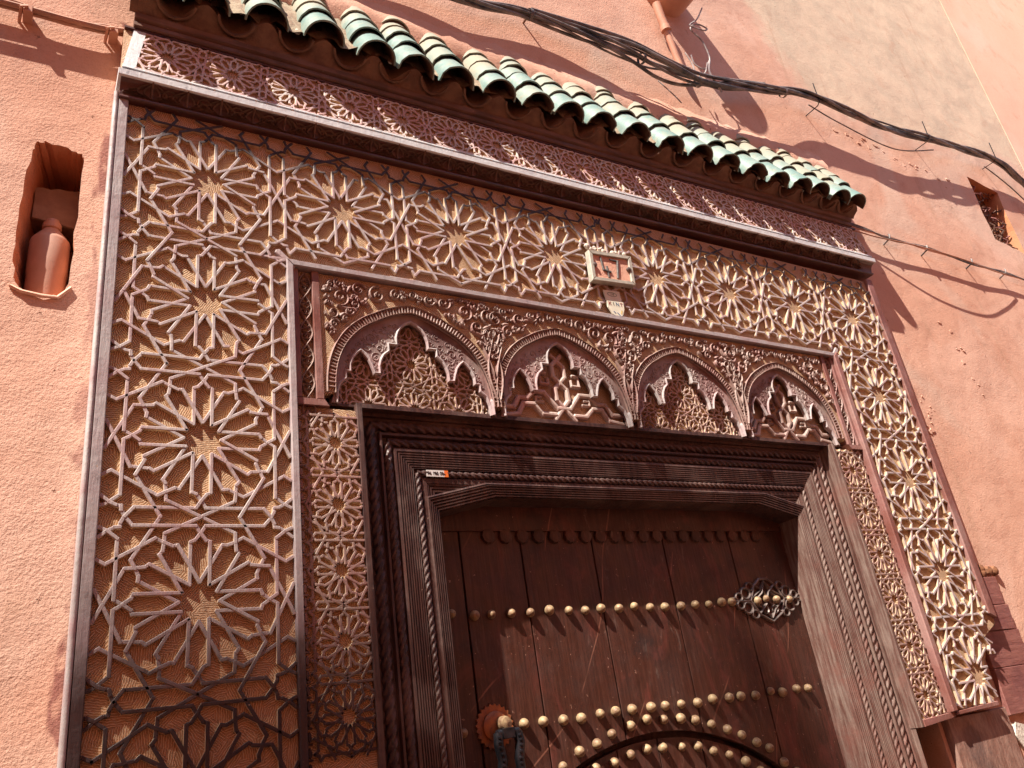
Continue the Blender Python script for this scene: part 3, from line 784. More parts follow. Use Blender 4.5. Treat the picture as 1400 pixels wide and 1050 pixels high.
for i, x in enumerate(ex):
    sag = .012*math.sin(x*1.7)+.010*(x-3.6)
    for row in range(4):
        p = E0+Vector((x+r.uniform(-.012, .012), r.uniform(-.01, .01)-.012*row*0, sag+r.uniform(-.015, .015)))+AX*((0, .31, .57, .78)[row]+(r.uniform(-.035, .035) if row == 0 else r.uniform(-.03, .03)))
        o = put(covers[r.randrange(3)], 'roof_tile', M_TILE, p+NN*(.0+.0*row), -.055+r.uniform(-.02, .02), r.uniform(-.03, .03))
    if r.random() < .6:
        p = E0+Vector((x, 0, sag))+AX*(.78+.10); put(covers[0], 'roof_tile', M_TILE, p+NN*.02, -.06, r.uniform(-.05, .05))
    if i < len(ex)-1:
        xm = (x+ex[i+1])/2
        for row in range(3):
            p = E0+Vector((xm, 0, sag+r.uniform(-.01, .01)))+AX*(-.01+.30*row)+NN*.012; put(pans[row % 2], 'pan_tile', M_CLAY, p, -.05, r.uniform(-.02, .02))
# clay bed below the tiles, waved front edge, and mortar at the wall
m = MB(); fr = []; N = 240
for i in range(N+1):
    x = X0+.02+(X1-X0-.04)*i/N
    d = min(abs(x-e) for e in ex); w = .5+.5*math.cos(min(1, d/.215)*PI)
    fr.append((x, w))
vs = []
for x, w in fr:
    up = E0+AX*.012-NN*(.135-.16*w); lo = Vector((0, -.060+.01*w, 1.405+.0155*(x-.2)))
    mid = (up+lo)/2+Vector((0, .012, .0)); rear = E0+AX*.8-NN*.08
    sg = .012*math.sin(x*1.7)+.010*(x-3.6)
    vs += [(x, lo.y, lo.z), (x, mid.y, mid.z+sg*.5), (x, up.y, up.z+sg), (x, min(rear.y, WY-.01), rear.z+sg)]
m.add(vs, [(i*4+j, i*4+j+1, i*4+j+5, i*4+j+4) for i in range(N) for j in range(3)]); build(m, 'clay_bed', M_CLAY, can, True)
m = MB(); rr = random.Random(2); pts = []
N = 90
vs = []
for i in range(N+1):
    x = -.7+8.7*i/N; z = 2.50+.03*rr.random()+.012*(x-3.6); 
    vs += [(x, WY-.0, z+.16+.05*rr.random()), (x, WY-.03-.015*rr.random(), z+.05), (x, WY-.05-.03*rr.random(), z-.06-.05*rr.random()), (x, WY-.02, z-.25)]
m.add(vs, [(i*4+j, i*4+j+1, i*4+j+5, i*4+j+4) for i in range(N) for j in range(3)]); build(m, 'mortar_fillet', M_PLASTER, can, True)
m = MB(); N2 = 120; vs = []
for i in range(N2+1):
    x = ex[0]+(ex[-1]-ex[0])*i/N2; sg = .012*math.sin(x*1.7)+.010*(x-3.6)
    for j in range(6):
        p = E0+Vector((x, 0, sg))+AX*(.05+.16*j)+NN*(.02+.022*math.sin(i*1.9+j*2.3)+.012*math.sin(i*5.1+j))
        vs.append((p.x, min(p.y, WY-.01), p.z))
m.add(vs, [(i*6+j, i*6+j+1, i*6+j+7, i*6+j+6) for i in range(N2) for j in range(5)]); build(m, 'mortar_bed', M_MORTAR, can, True)
m = MB(); rr = random.Random(12)
for i in range(len(ex)-1):
    xm = (ex[i]+ex[i+1])/2
    for k in range(7):
        t = rr.uniform(0, .95); p = E0+Vector((xm+rr.uniform(-.05, .05), 0, 0))+AX*t-NN*.06
        a = rr.uniform(.010, .030); m.lathe([(-a*.6, a*.3), (-a*.3, a*.9), (a*.2, a), (a*.7, a*.4)], tuple(p+AX*.08+NN*.05), 'y', 6)
build(m, 'mortar_crumbs', M_STAIN, can, True, kind='stuff')

# ------------------------------------------------------------------ door frame
fra = empty('door_frame', (3.6, .3, ZG), 'dark stepped wooden door frame with twisted rope mouldings round the studded door', 'door frame')
XL, XR, ZT = 1.064, 6.136, -1.645
def ring_pts(o, cham=0.):
    if cham: return [(XL+o, ZG), (XL+o, ZT-o-.12), (XL+o+cham, ZT-o), (XR-o-cham, ZT-o), (XR-o, ZT-o-.12), (XR-o, ZG)]
    return [(XL+o, ZG), (XL+o, ZT-o), (XR-o, ZT-o), (XR-o, ZG)]
def ring(name, prof, mats, cham=0.):
    n = len(ring_pts(.1, cham))-1
    P = [ring_pts(o, cham) for o, y in prof]
    for s in range(n):
        m = MB(); vs = []
        for (o, y), pp in zip(prof, P):
            a, b = pp[s], pp[s+1]; vs += [(a[0], y, a[1]), (b[0], y, b[1])]
        m.add(vs, [(2*i, 2*i+1, 2*i+3, 2*i+2) for i in range(len(prof)-1)])
        nm = name if (s != 0 and s != n-1) else name.replace('lintel', 'jamb')
        build(m, nm, mats[0] if s == 0 else (mats[2] if s == n-1 else mats[1]), fra)
def reeds(o0, o1, y0, y1, n, d=.012):
    out = []
    for i in range(n):
        a = o0+(o1-o0)*i/n; w = (o1-o0)/n; y = y0+(y1-y0)*i/n; yb = y0+(y1-y0)*(i+1)/n
        out += [(a+w*.08, y+d), (a+w*.18, y), (a+w*.62, y+(yb-y)*.3), (a+w*.85, yb+d*.9)]
    return out
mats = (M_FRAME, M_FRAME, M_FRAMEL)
ring('moulded_lintel', [(0, .10), (.0, .15), (.045, .152), (.05, .175), (.165, .178), (.17, .150), (.172, .142), (.188, .142), (.19, .155), (.195, .18), (.275, .18), (.28, .160), (.30, .158)]
     + reeds(.31, .42, .160, .172, 6, .010) + [(.425, .172), (.43, .20), (.485, .205), (.49, .185)], mats)
ring('inner_lintel', [(.49, .185), (.495, .183), (.53, .186)]+reeds(.53, .60, .19, .2, 3, .01)+[(.60, .22), (.60, .50)], mats)
ring('liner_lintel', [(.515, .22), (.515, .176), (.525, .172)]+reeds(.528, .618, .174, .20, 5, .013)+[(.619, .205), (.62, .50)], mats, .50)
def ropes(o, y, r, pitch, nm):
    pp = ring_pts(o)
    for s in range(3):
        m = MB(); a, b = pp[s], pp[s+1]
        if s == 0: a = (a[0], -6.2)
        if s == 2: b = (b[0], -6.2)
        m.rope((a[0], y, a[1]), (b[0], y, b[1]), r, pitch, 4, 20, -1, .30)
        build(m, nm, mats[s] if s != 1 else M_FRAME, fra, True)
ropes(.112, .180, .037, .080, 'rope_moulding'); ropes(.235, .182, .031, .070, 'rope_moulding'); ropes(.458, .192, .024, .058, 'rope_moulding')

# ------------------------------------------------------------------ door leaf
dr = empty('door', (3.6, .47, ZG), 'dark brown plank door with rows of brass studs and an arched wicket', 'door')
DY = .46
def arcz(x, off=0.): return -6.2+math.sqrt(max(0, (2.14+off)**2-(x-3.47)**2)) if abs(x-3.47) < 2.14+off else -6.2
jx = [1.66, 1.95, 2.49, 3.19, 3.97, 4.78, 5.54]
for i in range(len(jx)-1):
    a, b = jx[i]+.006, jx[i+1]-.006
    bot = [(a+(b-a)*k/8, arcz(a+(b-a)*k/8) if 1.9 < a+(b-a)*k/8 < 5.2 else arcz(1.9)) for k in range(9)]
    poly = bot+[(b, -2.1), (a, -2.1)]
    m = MB(); m.prism(poly, DY, DY+.07, .006); build(m, 'plank', M_DOOR, dr)
slabd = MB(); slabd.box(1.6, 5.6, DY+.12, DY+.2, ZG, -2.1); build(slabd, 'back_board', M_FRAME, dr)
wk = MB()
jw = [1.95, 2.49, 3.1, 3.50, 3.95, 4.35, 4.78, 5.2]
for i in range(len(jw)-1):
    a, b = jw[i]+.005, jw[i+1]-.005
    top = [(b+(a-b)*k/8, arcz(b+(a-b)*k/8, -.045)) for k in range(9)]
    m = MB(); m.prism([(a, ZG), (b, ZG)]+top, DY+.028, DY+.09, .005); build(m, 'wicket_plank', M_DOOR, dr)
m = MB(); x = 2.2
m.box(1.7, 5.5, DY-.022, DY, -2.46, -2.1)
while x < 5.2:
    m.lathe([(-.030, .03), (-.026, .055), (-.01, .062), (.0, .062)], (x, DY, -2.50), 'y', 10); x += .155
build(m, 'scalloped_rail', M_DOOR, dr)
studs = [(1.82, -3.07), (1.99, -3.08), (2.15, -3.09), (2.31, -3.09), (2.49, -3.09), (2.66, -3.08), (2.83, -3.09), (2.99, -3.09), (3.16, -3.09), (3.34, -3.09), (3.5, -3.09), (3.67, -3.1), (3.83, -3.1), (4.01, -3.1), (4.18, -3.1), (4.34, -3.1), (4.49, -3.1), (4.62, -3.1), (4.93, -3.1), (5.05, -3.09), (5.19, -3.1), (5.36, -3.1),
 (1.81, -3.86), (2.29, -3.86), (2.47, -3.87), (2.64, -3.87), (2.79, -3.88), (2.97, -3.87), (3.12, -3.87), (3.28, -3.87), (3.46, -3.87), (3.62, -3.87), (3.79, -3.88), (3.96, -3.88), (4.13, -3.87), (4.31, -3.88), (4.45, -3.88), (4.63, -3.89), (4.81, -3.88), (4.96, -3.89), (5.14, -3.89), (5.3, -3.89),
 (2.43, -4.26), (2.58, -4.17), (2.73, -4.1), (2.89, -4.06), (3.06, -4.01), (3.23, -3.98), (3.4, -3.96), (3.57, -3.97), (3.74, -3.98), (3.9, -4.01), (4.06, -4.05), (4.21, -4.11), (4.37, -4.18), (4.5, -4.24), (4.63, -4.31), (4.77, -4.43), (4.9, -4.53)]
studs2 = [(2.70, -4.30), (2.87, -4.23), (3.04, -4.21), (3.21, -4.18), (3.37, -4.16), (3.54, -4.17), (3.72, -4.18), (3.89, -4.21), (4.05, -4.26), (4.21, -4.31), (4.36, -4.38), (4.5, -4.47)]
def stud_mesh():
    m = MB(); R = .037
    m.lathe([(0, R*.9), (-.012, R)]+[(-.012-.045*math.sin(a*PI/12), R*math.cos(a*PI/12)) for a in range(1, 6)]+[(-.058, .002)], (0, 0, 0), 'y', 14); return m
sm = stud_mesh().mesh('stud', (0, 0, 0), True); sm.materials.append(M_BRASS)
r = random.Random(8)
for lst, y in ((studs, DY), (studs2, DY+.028)):
    for x, z in lst:
        o = bpy.data.objects.new('stud', sm); COL.objects.link(o); o.parent = dr; ORG[o.name] = Vector((x, y, z))
        o.location = (Vector((x+r.uniform(-.01, .01), y, z-.01+r.uniform(-.008, .008)))-ORG[dr.name])*S
        o.scale = [r.uniform(.88, 1.12)]*3; o.rotation_euler = (r.uniform(-.15, .15), r.uniform(0, 6), r.uniform(-.15, .15))
# pierced iron hinge plate
m = MB(); hx, hz = 5.08, -3.105; HY = DY-.028
def lp(pts, w=.026, cl=True):
    if cl: pts = pts+[pts[0]]
    m.rib(pts, w, HY, .03, top=.5)
def ell(cx_, cz_, a, b, t0=0, t1=2*PI, n=18): return [(cx_+a*math.cos(t0+(t1-t0)*i/n), cz_+b*math.sin(t0+(t1-t0)*i/n)) for i in range(n+1)]
lp([(hx-.22, hz), (hx-.14, hz+.13), (hx-.05, hz+.19), (hx+.05, hz+.19), (hx+.14, hz+.13), (hx+.22, hz), (hx+.14, hz-.13), (hx, hz-.20), (hx-.14, hz-.13)], .03)
for s in (-1, 1):
    lp([(hx+s*.2, hz+.02), (hx+s*.08, hz+.08), (hx, hz+.17), (hx-s*.06, hz+.06), (hx-s*.16, hz)], .022, False)
    lp([(hx+s*.14, hz-.12), (hx+s*.03, hz-.04), (hx-s*.03, hz+.07), (hx-s*.12, hz+.13)], .022, False)
    lp([(hx+s*.18, hz-.02), (hx+s*.07, hz-.09), (hx, hz-.17)], .022, False)
    lp(ell(hx+s*.06, hz-.09, .035, .035), .018, False)
    for a in (-1, 1):
        lp(ell(hx+s*.27, hz+a*.065, .055, .05), .024, False); lp(ell(hx+s*.36, hz+a*.035, .04, .035), .022, False)
        lp(ell(hx+s*.20, hz+a*.125, .04, .035), .022, False)
    lp(ell(hx+s*.42, hz, .035, .03), .024, False)
    lp([(hx+s*.22, hz), (hx+s*.42, hz)], .026, False)
build(m, 'hinge_plate', M_IRON, dr, True)
# knocker
m = MB(); kx, kz = 2.06, -3.86; n = 48
prof = [(kx+(.155 if i % 2 else .138)*math.cos(2*PI*i/n), kz+(.155 if i % 2 else .138)*math.sin(2*PI*i/n)) for i in range(n)]
m.prism(prof, DY-.016, DY, .004); kn = build(m, 'knocker_plate', M_COPPER, dr)
m = MB(); m.lathe([(0, .10), (-.02, .10), (-.03, .085), (-.034, .02), (-.034, .001)], (kx, DY-.016, kz), 'y', 24); build(m, 'boss', M_COPPER, kn, True)
m = MB(); m.lathe([(0, .05), (-.05, .05), (-.075, .04), (-.085, .01)], (kx+.04, DY-.045, kz+.01), 'y', 16); build(m, 'eye', M_BRASS, kn, True)
m = MB(); m.box(kx-.03, kx+.07, DY-.17, DY-.11, kz-.09, kz-.02, .008); m.tube([(kx-.06, DY-.14, kz-.05), (kx+.11, DY-.14, kz-.05)], .026, 10)
for s in (-1, 1):
    c0 = kx+.025
    pts = [(c0+s*.075, DY-.14, kz-.05), (c0+s*.085, DY-.145, kz-.12), (c0+s*.065, DY-.14, kz-.22), (c0+s*.075, DY-.13, kz-.30), (c0+s*.13, DY-.12, kz-.40), (c0+s*.17, DY-.11, kz-.52), (c0+s*.15, DY-.10, kz-.66), (c0+s*.05, DY-.09, kz-.75), (c0, DY-.09, kz-.77)]
    fine = []
    for a in range(len(pts)-1):
        for q in range(5): t = q/5; fine.append(tuple(pts[a][i]*(1-t)+pts[a+1][i]*t for i in range(3)))
    m.tube(fine, .034, 12)
    for q in range(2, len(fine), 2):
        p = fine[q]; m.lathe([(0, .014), (-.008, .012), (-.012, .004)], (p[0]-.008, p[1]-.032, p[2]), 'y', 8)
build(m, 'knocker_ring', M_BLACKIRON, dr, True)

# ------------------------------------------------------------------ number plate, stickers
npl = empty('house_number_plate', (3.62, -.03, -.07), 'framed house number plate 47 fixed over the star panels', 'number plate')
def rot2(x, z): a = -.055; return (3.615+x*math.cos(a)-z*math.sin(a), -.065+x*math.sin(a)*-1.0*-1+z*math.cos(a))
def rp(pts): return [(3.615+x+.07*z*.9, -.065+z+.06*x) for x, z in pts]
PW, PH = .255, .168
def fr_side(a, b, c, d): m = MB(); m.prism(rp([a, b, c, d]), -.062, .0, .01); build(m, 'plate_frame', M_PSILV, npl)
fw = .042
fr_side((-PW, -PH), (PW, -PH), (PW-fw, -PH+fw), (-PW+fw, -PH+fw)); fr_side((-PW, PH), (-PW+fw, PH-fw), (PW-fw, PH-fw), (PW, PH))
fr_side((-PW, -PH), (-PW+fw, -PH+fw), (-PW+fw, PH-fw), (-PW, PH)); fr_side((PW, -PH), (PW, PH), (PW-fw, PH-fw), (PW-fw, -PH+fw))
m = MB(); m.prism(rp([(-PW+fw-.002, -PH+fw-.002), (PW-fw+.002, -PH+fw-.002), (PW-fw+.002, PH-fw+.002), (-PW+fw-.002, PH-fw+.002)]), -.042, .0, 0); build(m, 'plate_panel', M_PLATE, npl)
m = MB()
def seg(a, b, w=.021): p, q = rp([a, b]); m.bar(p, q, w, -.056, .016, .004)
seg((-.115, .105), (-.10, -.03)); seg((-.10, -.03), (-.02, -.045)); seg((-.055, .01), (-.045, -.10)); build(m, 'digit', M_DIGIT, npl)
m = MB(); seg((.0, .098), (.085, .092)); seg((.085, .092), (.06, -.10)); build(m, 'digit', M_DIGIT, npl)
for sx in (-PW+.05, PW-.05):
    p = rp([(sx, .01)])[0]; m = MB(); m.lathe([(0, .024), (-.02, .024), (-.028, .012), (-.028, .001)], (p[0], -.043, p[1]), 'y', 12); build(m, 'screw', M_IRON, npl, True)
m = MB()
rr = random.Random(31)
for k in range(16):
    a = rr.uniform(.012, .03); m.lathe([(-a*.8, a*.3), (-a*.4, a*.9), (a*.3, a)], (3.37+.48*rr.random(), -.03, .12+.02*k/16+rr.uniform(-.012, .02)), 'y', 6)
build(m, 'mortar_daub', M_STAIN, npl, True, kind='stuff')

def text(s, x, z, y, h, mat, parent, name, sx=1., rot=0., tiltz=0.):
    cu = bpy.data.curves.new(name, 'FONT'); cu.body = s; cu.size = h*S; cu.extrude = .0006*S; cu.align_x = 'CENTER'; cu.align_y = 'CENTER'
    o = bpy.data.objects.new(name, cu); me = bpy.data.meshes.new_from_object(o); bpy.data.objects.remove(o); bpy.data.curves.remove(cu)
    o = bpy.data.objects.new(name, me); me.materials.append(mat); COL.objects.link(o); o.parent = parent
    org = Vector((x, y, z)); ORG[o.name] = org; o.location = (org-ORG[parent.name])*S
    o.rotation_euler = (PI/2, tiltz, 0); o.scale = (sx, 1, 1); return o
stk = empty('paper_sticker', (3.6, -.014, -.43), 'faded cream shield-shaped sticker just below the number plate', 'sticker')
m = MB(); m.prism([(3.49, -.30), (3.68, -.29), (3.685, -.40), (3.50, -.405)], -.008, .003, 0); build(m, 'upper_paper', M_PAPER, stk)
m = MB(); sh = [(3.505, -.41), (3.70, -.40), (3.695, -.48), (3.66, -.55), (3.60, -.575), (3.54, -.545), (3.505, -.48)]
m.prism(sh, -.0085, .003, 0); build(m, 'shield_paper', M_PAPER, stk)
m = MB(); m.rib([(3.585+.055*math.cos(t*PI/10), -.335+.02*math.sin(t*PI/10)) for t in range(21)], .008, -.011, .003); build(m, 'oval_ink', M_INKG, stk)
text('110', 3.585, -.335, -.0105, .03, M_INKG, stk, 'oval_lettering')
text('K', 3.535, -.437, -.011, .055, M_INKR, stk, 'letter'); text('I', 3.577, -.437, -.011, .055, M_INK, stk, 'letter')
text('N', 3.622, -.437, -.011, .055, M_INKB, stk, 'letter'); text('T', 3.668, -.437, -.011, .055, M_INKR, stk, 'letter')
m = MB()
for k, (dx, dz) in enumerate(((-.05, -.04), (-.03, -.08), (0, -.03), (.01, -.09), (.04, -.05), (.03, -.11), (.06, -.09))): m.bar((3.595+dx, -.44+dz), (3.61+dx, -.455+dz), .012, -.0105, .003, .001)
build(m, 'crest_ink', M_INKB, stk)
m = MB(); m.bar((3.545, -.50), (3.56, -.53), .014, -.0102, .003, .001); m.bar((3.66, -.50), (3.65, -.53), .014, -.0102, .003, .001); build(m, 'crest_ink', M_INKY, stk)
lab = empty('number_label', (1.68, .16, -2.10), 'small white and orange numbered label stuck on the dark door lintel', 'label')
m = MB(); m.prism([(1.592, -2.128), (1.735, -2.128), (1.735, -2.078), (1.592, -2.078)], .168, .180, 0); build(m, 'label_paper', M_WPAPER, lab)
m = MB(); m.prism([(1.736, -2.128), (1.768, -2.128), (1.768, -2.078), (1.736, -2.078)], .168, .180, 0); build(m, 'label_paper', M_ORANGE, lab, label='orange end of the label')
text('76 102 00', 1.663, -2.104, .1665, .036, M_INK, lab, 'lettering', .9)

# ------------------------------------------------------------------ cables
def smooth_path(pts, n=8):
    P = [Vector(p) for p in pts]; out = []
    for i in range(len(P)-1):
        p0 = P[max(0, i-1)]; p1 = P[i]; p2 = P[i+1]; p3 = P[min(len(P)-1, i+2)]
        for k in range(n):
            t = k/n; out.append(.5*((2*p1)+(-p0+p2)*t+(2*p0-5*p1+4*p2-p3)*t*t+(-p0+3*p1-3*p2+p3)*t**3))
    out.append(P[-1]); return out
bun = empty('cable_bundle', (8, 0, 3.5), 'thick bundle of twisted black cables sagging across the wall above the tiles', 'cable')
bc = smooth_path([(.3, .02, 3.15), (1.2, .0, 3.12), (2.45, -.0, 3.02), (3.28, -.0, 3.17), (4.5, -.06, 3.09), (5.0, -.1, 2.97), (5.75, -.1, 3.04), (6.98, -.1, 3.36), (7.98, -.08, 3.60), (9.39, -.08, 3.57), (10.68, -.08, 3.72), (12.81, -.05, 3.95), (13.6, -.02, 3.72), (15.2, .0, 2.9), (20, .02, 2.2)], 14)
N = len(bc); rr = random.Random(5)
for c in range(7):
    ph = c*2*PI/6; rad = .034 if c else 0; r_ = (.020, .024, .017, .021, .013, .019, .012)[c]
    pts = []
    for i, p in enumerate(bc):
        x = p.x; spread = 1.+1.1*math.exp(-((x-5.1)/1.0)**2)
        tw = ph+x*(1.6+.05*c)
        dx = Vector((0, math.cos(tw), math.sin(tw)))*rad*(1.15+.35*math.sin(x*1.3+c*2.))*spread
        if c in (3, 5): dx.z += -.06*math.exp(-((x-5.2)/1.1)**2)
        pts.append(p+dx)
    m = MB(); m.tube(pts, r_, 8); build(m, 'cable', M_CABLE, bun, True)
cb = smooth_path([(3.3, -.03, 3.22), (4.5, -.1, 3.24), (5.2, -.12, 3.13), (5.8, -.12, 3.12), (6.9, -.12, 3.40)], 12)
m = MB(); m.tube(cb, .022, 8); build(m, 'cable', M_CABLE, bun, True)
m = MB(); m.tube(smooth_path([(7.95, .0, 3.52), (8.6, .02, 3.42), (9.8, .02, 3.32), (10.9, -.02, 3.60)], 10), .010, 6); build(m, 'cable', M_CABLE, bun, True)
m = MB(); m.tube(smooth_path([(12.6, .05, 3.82), (13.2, .03, 3.50), (13.9, .0, 2.9)], 10), .010, 6); build(m, 'cable', M_CABLE, bun, True)
for (x, z, w) in ((3.29, 3.165, .07), (4.75, 3.02, .05), (5.62, 2.98, .07), (7.3, 3.42, .06), (10.68, 3.72, .08)):
    m = MB(); m.tube([(x-.02, (.0 if x < 4 else -.09), z), (x+.02, (.0 if x < 4 else -.09), z+.004)], .066, 12, None, False); build(m, 'cable_tie', M_CABLE, bun, True)
# pins that carry the bundle
m = MB(); m.tube([(3.30, WY+.02, 3.20), (3.30, .03, 3.20), (3.29, -.01, 3.25)], .012, 8)
tag(build(m, 'cable_pin', M_RUST, None, True, at=(3.3, WY, 3.2)), 'thin rusty pin holding the cable bundle above the left roof tiles', 'pin', 'pins that carry the cables')
for (x, z, lab_) in ((8.05, 3.50, 'thin upright steel pin at the start of the beige cement patch'), (10.72, 3.70, 'thin upright steel pin in the middle of the thick right cable run'), (12.75, 3.90, 'thin steel pin just above the right-hand niche')):
    m = MB(); m.tube([(x, WY+.02, z-.02), (x, -.06, z-.02), (x, -.11, z+.02), (x-.01, -.12, z+.34)], .007, 8)
    tag(build(m, 'cable_pin', M_BLACKIRON, None, True, at=(x, WY, z)), lab_, 'pin', 'pins that carry the cables')
# junction box and conduit
jb = empty('junction_box', (5.7, WY, 4.4), 'pink painted junction box with conduit and loose curled wires hanging below it', 'junction box')
m = MB(); m.lathe([(-.14, .30), (-.12, .34), (.0, .37), (.45, .37)], (5.72, -.25, 4.78), 'y', 28); build(m, 'box_body', M_PINKP, jb, True)
m = MB(); m.tube([(5.42, .02, 4.35), (5.46, .04, 4.15), (5.50, .05, 3.95)], .055, 10); m.tube([(5.50, .05, 3.97), (5.58, .08, 3.55), (5.68, .1, 3.15)], .042, 10)
m.tube([(5.485, .045, 4.0), (5.495, .048, 3.93)], .066, 10); build(m, 'conduit', M_PINKP, jb, True)
def wire(pts, r_=.010, mat=M_WIRE): m = MB(); m.tube(smooth_path(pts, 8), r_, 6); build(m, 'wire', mat, jb, True)
wire([(6.0, -.2, 4.3), (5.85, -.18, 4.05), (5.72, -.15, 3.92), (5.9, -.18, 3.88), (6.02, -.16, 3.98), (5.88, -.14, 4.02), (5.75, -.12, 3.9), (5.9, -.12, 3.75), (5.97, -.1, 3.5), (5.85, -.08, 3.3), (5.72, -.05, 3.35), (5.7, -.05, 3.5)], .010)
wire([(5.95, -.1, 3.45), (5.88, -.1, 3.25), (5.93, -.1, 3.1), (6.0, -.1, 2.95)], .016)
wire([(5.6, -.05, 3.5), (5.66, -.06, 3.3), (5.63, -.06, 3.15), (5.52, -.06, 3.12), (5.5, -.06, 3.2), (5.6, -.06, 3.22), (5.7, -.06, 3.05)], .009)
wire([(5.9, -.1, 3.4), (5.8, -.1, 3.2), (5.7, -.08, 3.12), (5.68, -.05, 3.0)], .009)
m = MB(); m.tube(smooth_path([(5.1, .06, 2.95), (5.25, .02, 2.75), (5.3, -.02, 2.6)], 6), .008, 6); build(m, 'wire', M_WIRE, jb, True)
# side cables
c2 = empty('right_cable', (9, .1, 1.5), 'thin dark paired cable running from the cornice end across the right wall', 'cable')
for dz, r_, mt in ((0, .014, M_CABLE), (.028, .011, M_CABLE), (-.022, .009, M_PINKP)):
    m = MB(); m.tube(smooth_path([(7.7, .08, 1.56+dz), (8.27, .05, 1.51+dz), (8.81, .05, 1.49-dz), (9.64, .05, 1.50+dz), (10.71, .05, 1.48-dz), (11.56, .06, 1.48+dz), (12.3, .06, 1.46), (14, .06, 1.35)], 10), r_, 7); build(m, 'cable', mt, c2, True)
for x in (8.75, 9.6, 10.7, 11.6): 
    m = MB(); m.tube([(x, WY, 1.44), (x-.01, .03, 1.47), (x, .025, 1.52), (x+.01, .04, 1.54)], .012, 6); build(m, 'clip', M_CABLE, c2, True)
c3 = empty('loose_wire', (9.5, .1, 1.2), 'thin loose pink wire sagging below the right cable', 'wire')
m = MB(); m.tube(smooth_path([(7.8, .10, 1.50), (8.4, .03, 1.42), (9.2, -.06, 1.38), (10.2, -.08, 1.36), (11.0, -.02, 1.38), (11.6, .04, 1.44)], 10), .009, 6); build(m, 'strand', M_CABLEP, c3, True)
c4 = empty('left_cable', (-1, .1, 1.25), 'pair of pink painted cables running along the wall to the left end of the canopy', 'cable')
for (dz, dy, r_) in ((.04, .0, .018), (-.012, -.03, .020), (-.01, .01, .016)):
    m = MB(); m.tube(smooth_path([(-2.6, .08+dy, 1.20+dz), (-1.4, .08+dy, 1.245+dz*1.2), (-1.0, .08+dy, 1.235-dz*.2), (-.75, .08+dy, 1.265+dz), (-.6, .08+dy, 1.29+dz*.3), (-.55, .12+dy, 1.30)], 8), r_, 8); build(m, 'cable', M_CABLEP, c4, True)
for x, z in ((-1.23, 1.225), (-.68, 1.255)):
    m = MB(); m.box(x-.03, x+.03, .03, WY, z-.035, z+.035, .01); m.tube([(x-.05, WY, z-.04), (x-.04, .02, z-.01), (x, .02, z)], .012, 6); build(m, 'clip', M_PINKP, c4)

# ------------------------------------------------------------------ bottle in the left niche
m = MB(); m.lathe([(0, .02), (0, .112), (.03, .122), (.20, .118), (.22, .122), (.47, .122), (.49, .115), (.57, .058), (.585, .048), (.59, .058), (.63, .058), (.635, .05), (.66, .045), (.665, .002)], (-.935, .36, -.99), 'z', 20)
tag(build(m, 'plastic_bottle', M_BOTTLE, None, True, at=(-.935, .36, -.99)), 'pink painted plastic bottle standing in the narrow niche left of the door', 'bottle')
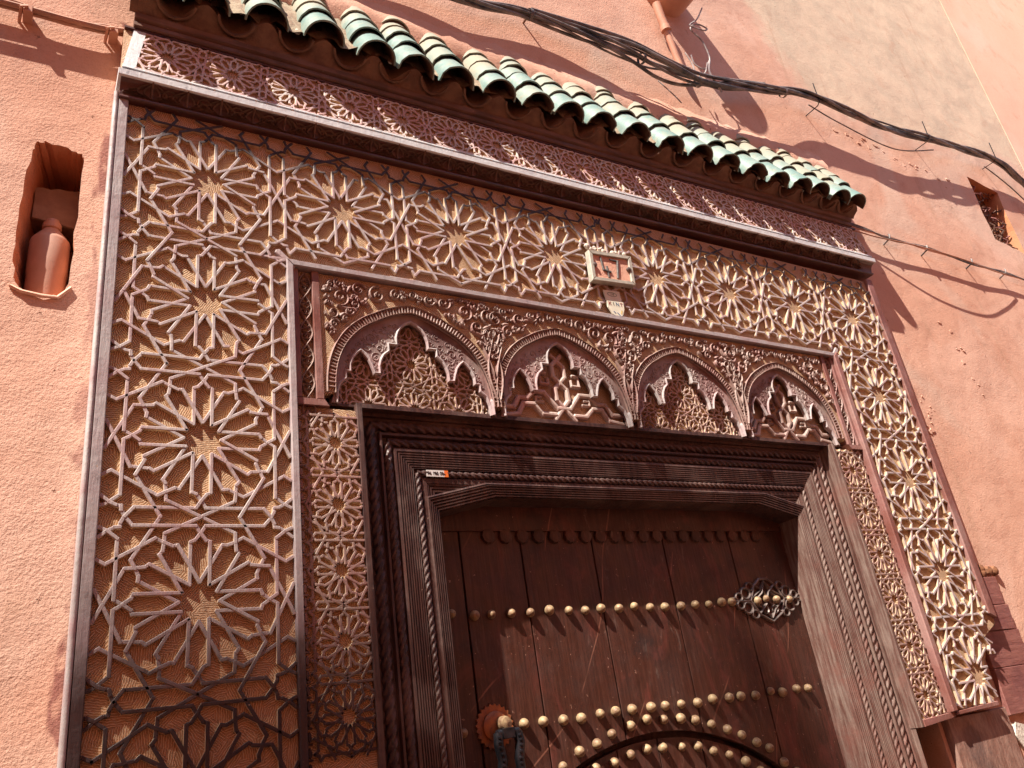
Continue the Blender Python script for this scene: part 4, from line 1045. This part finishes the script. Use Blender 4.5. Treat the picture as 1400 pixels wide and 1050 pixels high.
# ------------------------------------------------------------------ rubble in the right niche
rb = empty('niche_scrap', (12.45, .3, 2.3), 'tangle of rusty scrap and dried stalks stuffed in the square niche at right', 'scrap')
rr = random.Random(9)
m = MB(); m.add([(12.02, .30, 2.1), (12.92, .30, 2.1), (12.92, .42, 3.5), (12.02, .42, 3.5)], [(0, 1, 2, 3)]); build(m, 'rusty_sheet', M_RUST, rb)
for j in range(3):
    m = MB()
    for k in range(26):
        x = 12.08+rr.random()*.75; z = 2.2+1.2*rr.random()**(1.3 if j else .9); y = .2+.1*rr.random()
        if j == 0: m.tube([(x+.05*math.cos(t*.9), y+.01*t, z+.05*math.sin(t*.9)) for t in range(7)], .012, 5)
        else:
            a = rr.uniform(0, PI); L = rr.uniform(.06, .16); m.tube([(x, y, z), (x+L*.5*math.cos(a)+.02, y-.04, z+L*.5*math.sin(a)), (x+L*math.cos(a), y, z+L*math.sin(a))], rr.uniform(.008, .02), 5)
    build(m, 'scrap_tangle', (M_RUST, M_REDB, M_EAVE)[j], rb, True, kind='stuff')
# ------------------------------------------------------------------ red board and pedestal at lower right
bd = empty('red_board', (8.1, .14, -4.4), 'old dull red board of four planks on the wall right of the surround', 'board')
zz = [-3.06, -3.36, -3.62, -3.98, -4.42]
for i in range(4):
    m = MB(); m.prism([(7.66, zz[i+1]+.006), (8.30+.03*i, zz[i+1]+.006), (8.30+.03*i+.02, zz[i]), (7.66, zz[i])], .10-.004*(i % 2), WY-.002, .008); build(m, 'plank', M_REDB, bd)
r = random.Random(3); m = MB()
for k in range(9):
    a = (7.7+r.random()*.7, -3.02+r.random()*.06); m.lathe([(-.06, .01), (-.04, .05), (0, .06)], (a[0], WY, a[1]), 'y', 7)
build(m, 'mortar_lumps', M_RUST, bd, True, kind='stuff')
pd = empty('stone_pedestal', (7.1, .1, ZG), 'rough brown pedestal block under the right foot of the carved surround', 'pedestal')
m = MB(); m.prism([(6.62, ZG), (7.58, ZG), (7.60, -4.33), (6.60, -4.33)], .085, WY, .02); build(m, 'block', dark_wood('worn_brown_block', (.20, .10, .075), (.30, .18, .14), (.12, .07, .06), (60, 60, 20), (.5, .8), .004), pd)
pc = empty('plaster_patch', (8.3, .14, -4.8), 'broken white and grey plaster patch below the red board', 'plaster patch')
m = MB()
for k in range(26):
    x = 7.7+r.random()*1.1; z = -4.5-r.random()*1.0; a = .05+.09*r.random()
    m.prism([(x+a*math.cos(q*PI/3)*r.uniform(.6, 1.3), z+a*math.sin(q*PI/3)*r.uniform(.6, 1.3)) for q in range(6)], WY-.02-.03*r.random(), WY, .008)
build(m, 'plaster_flakes', M_STAIN, pc, kind='stuff')
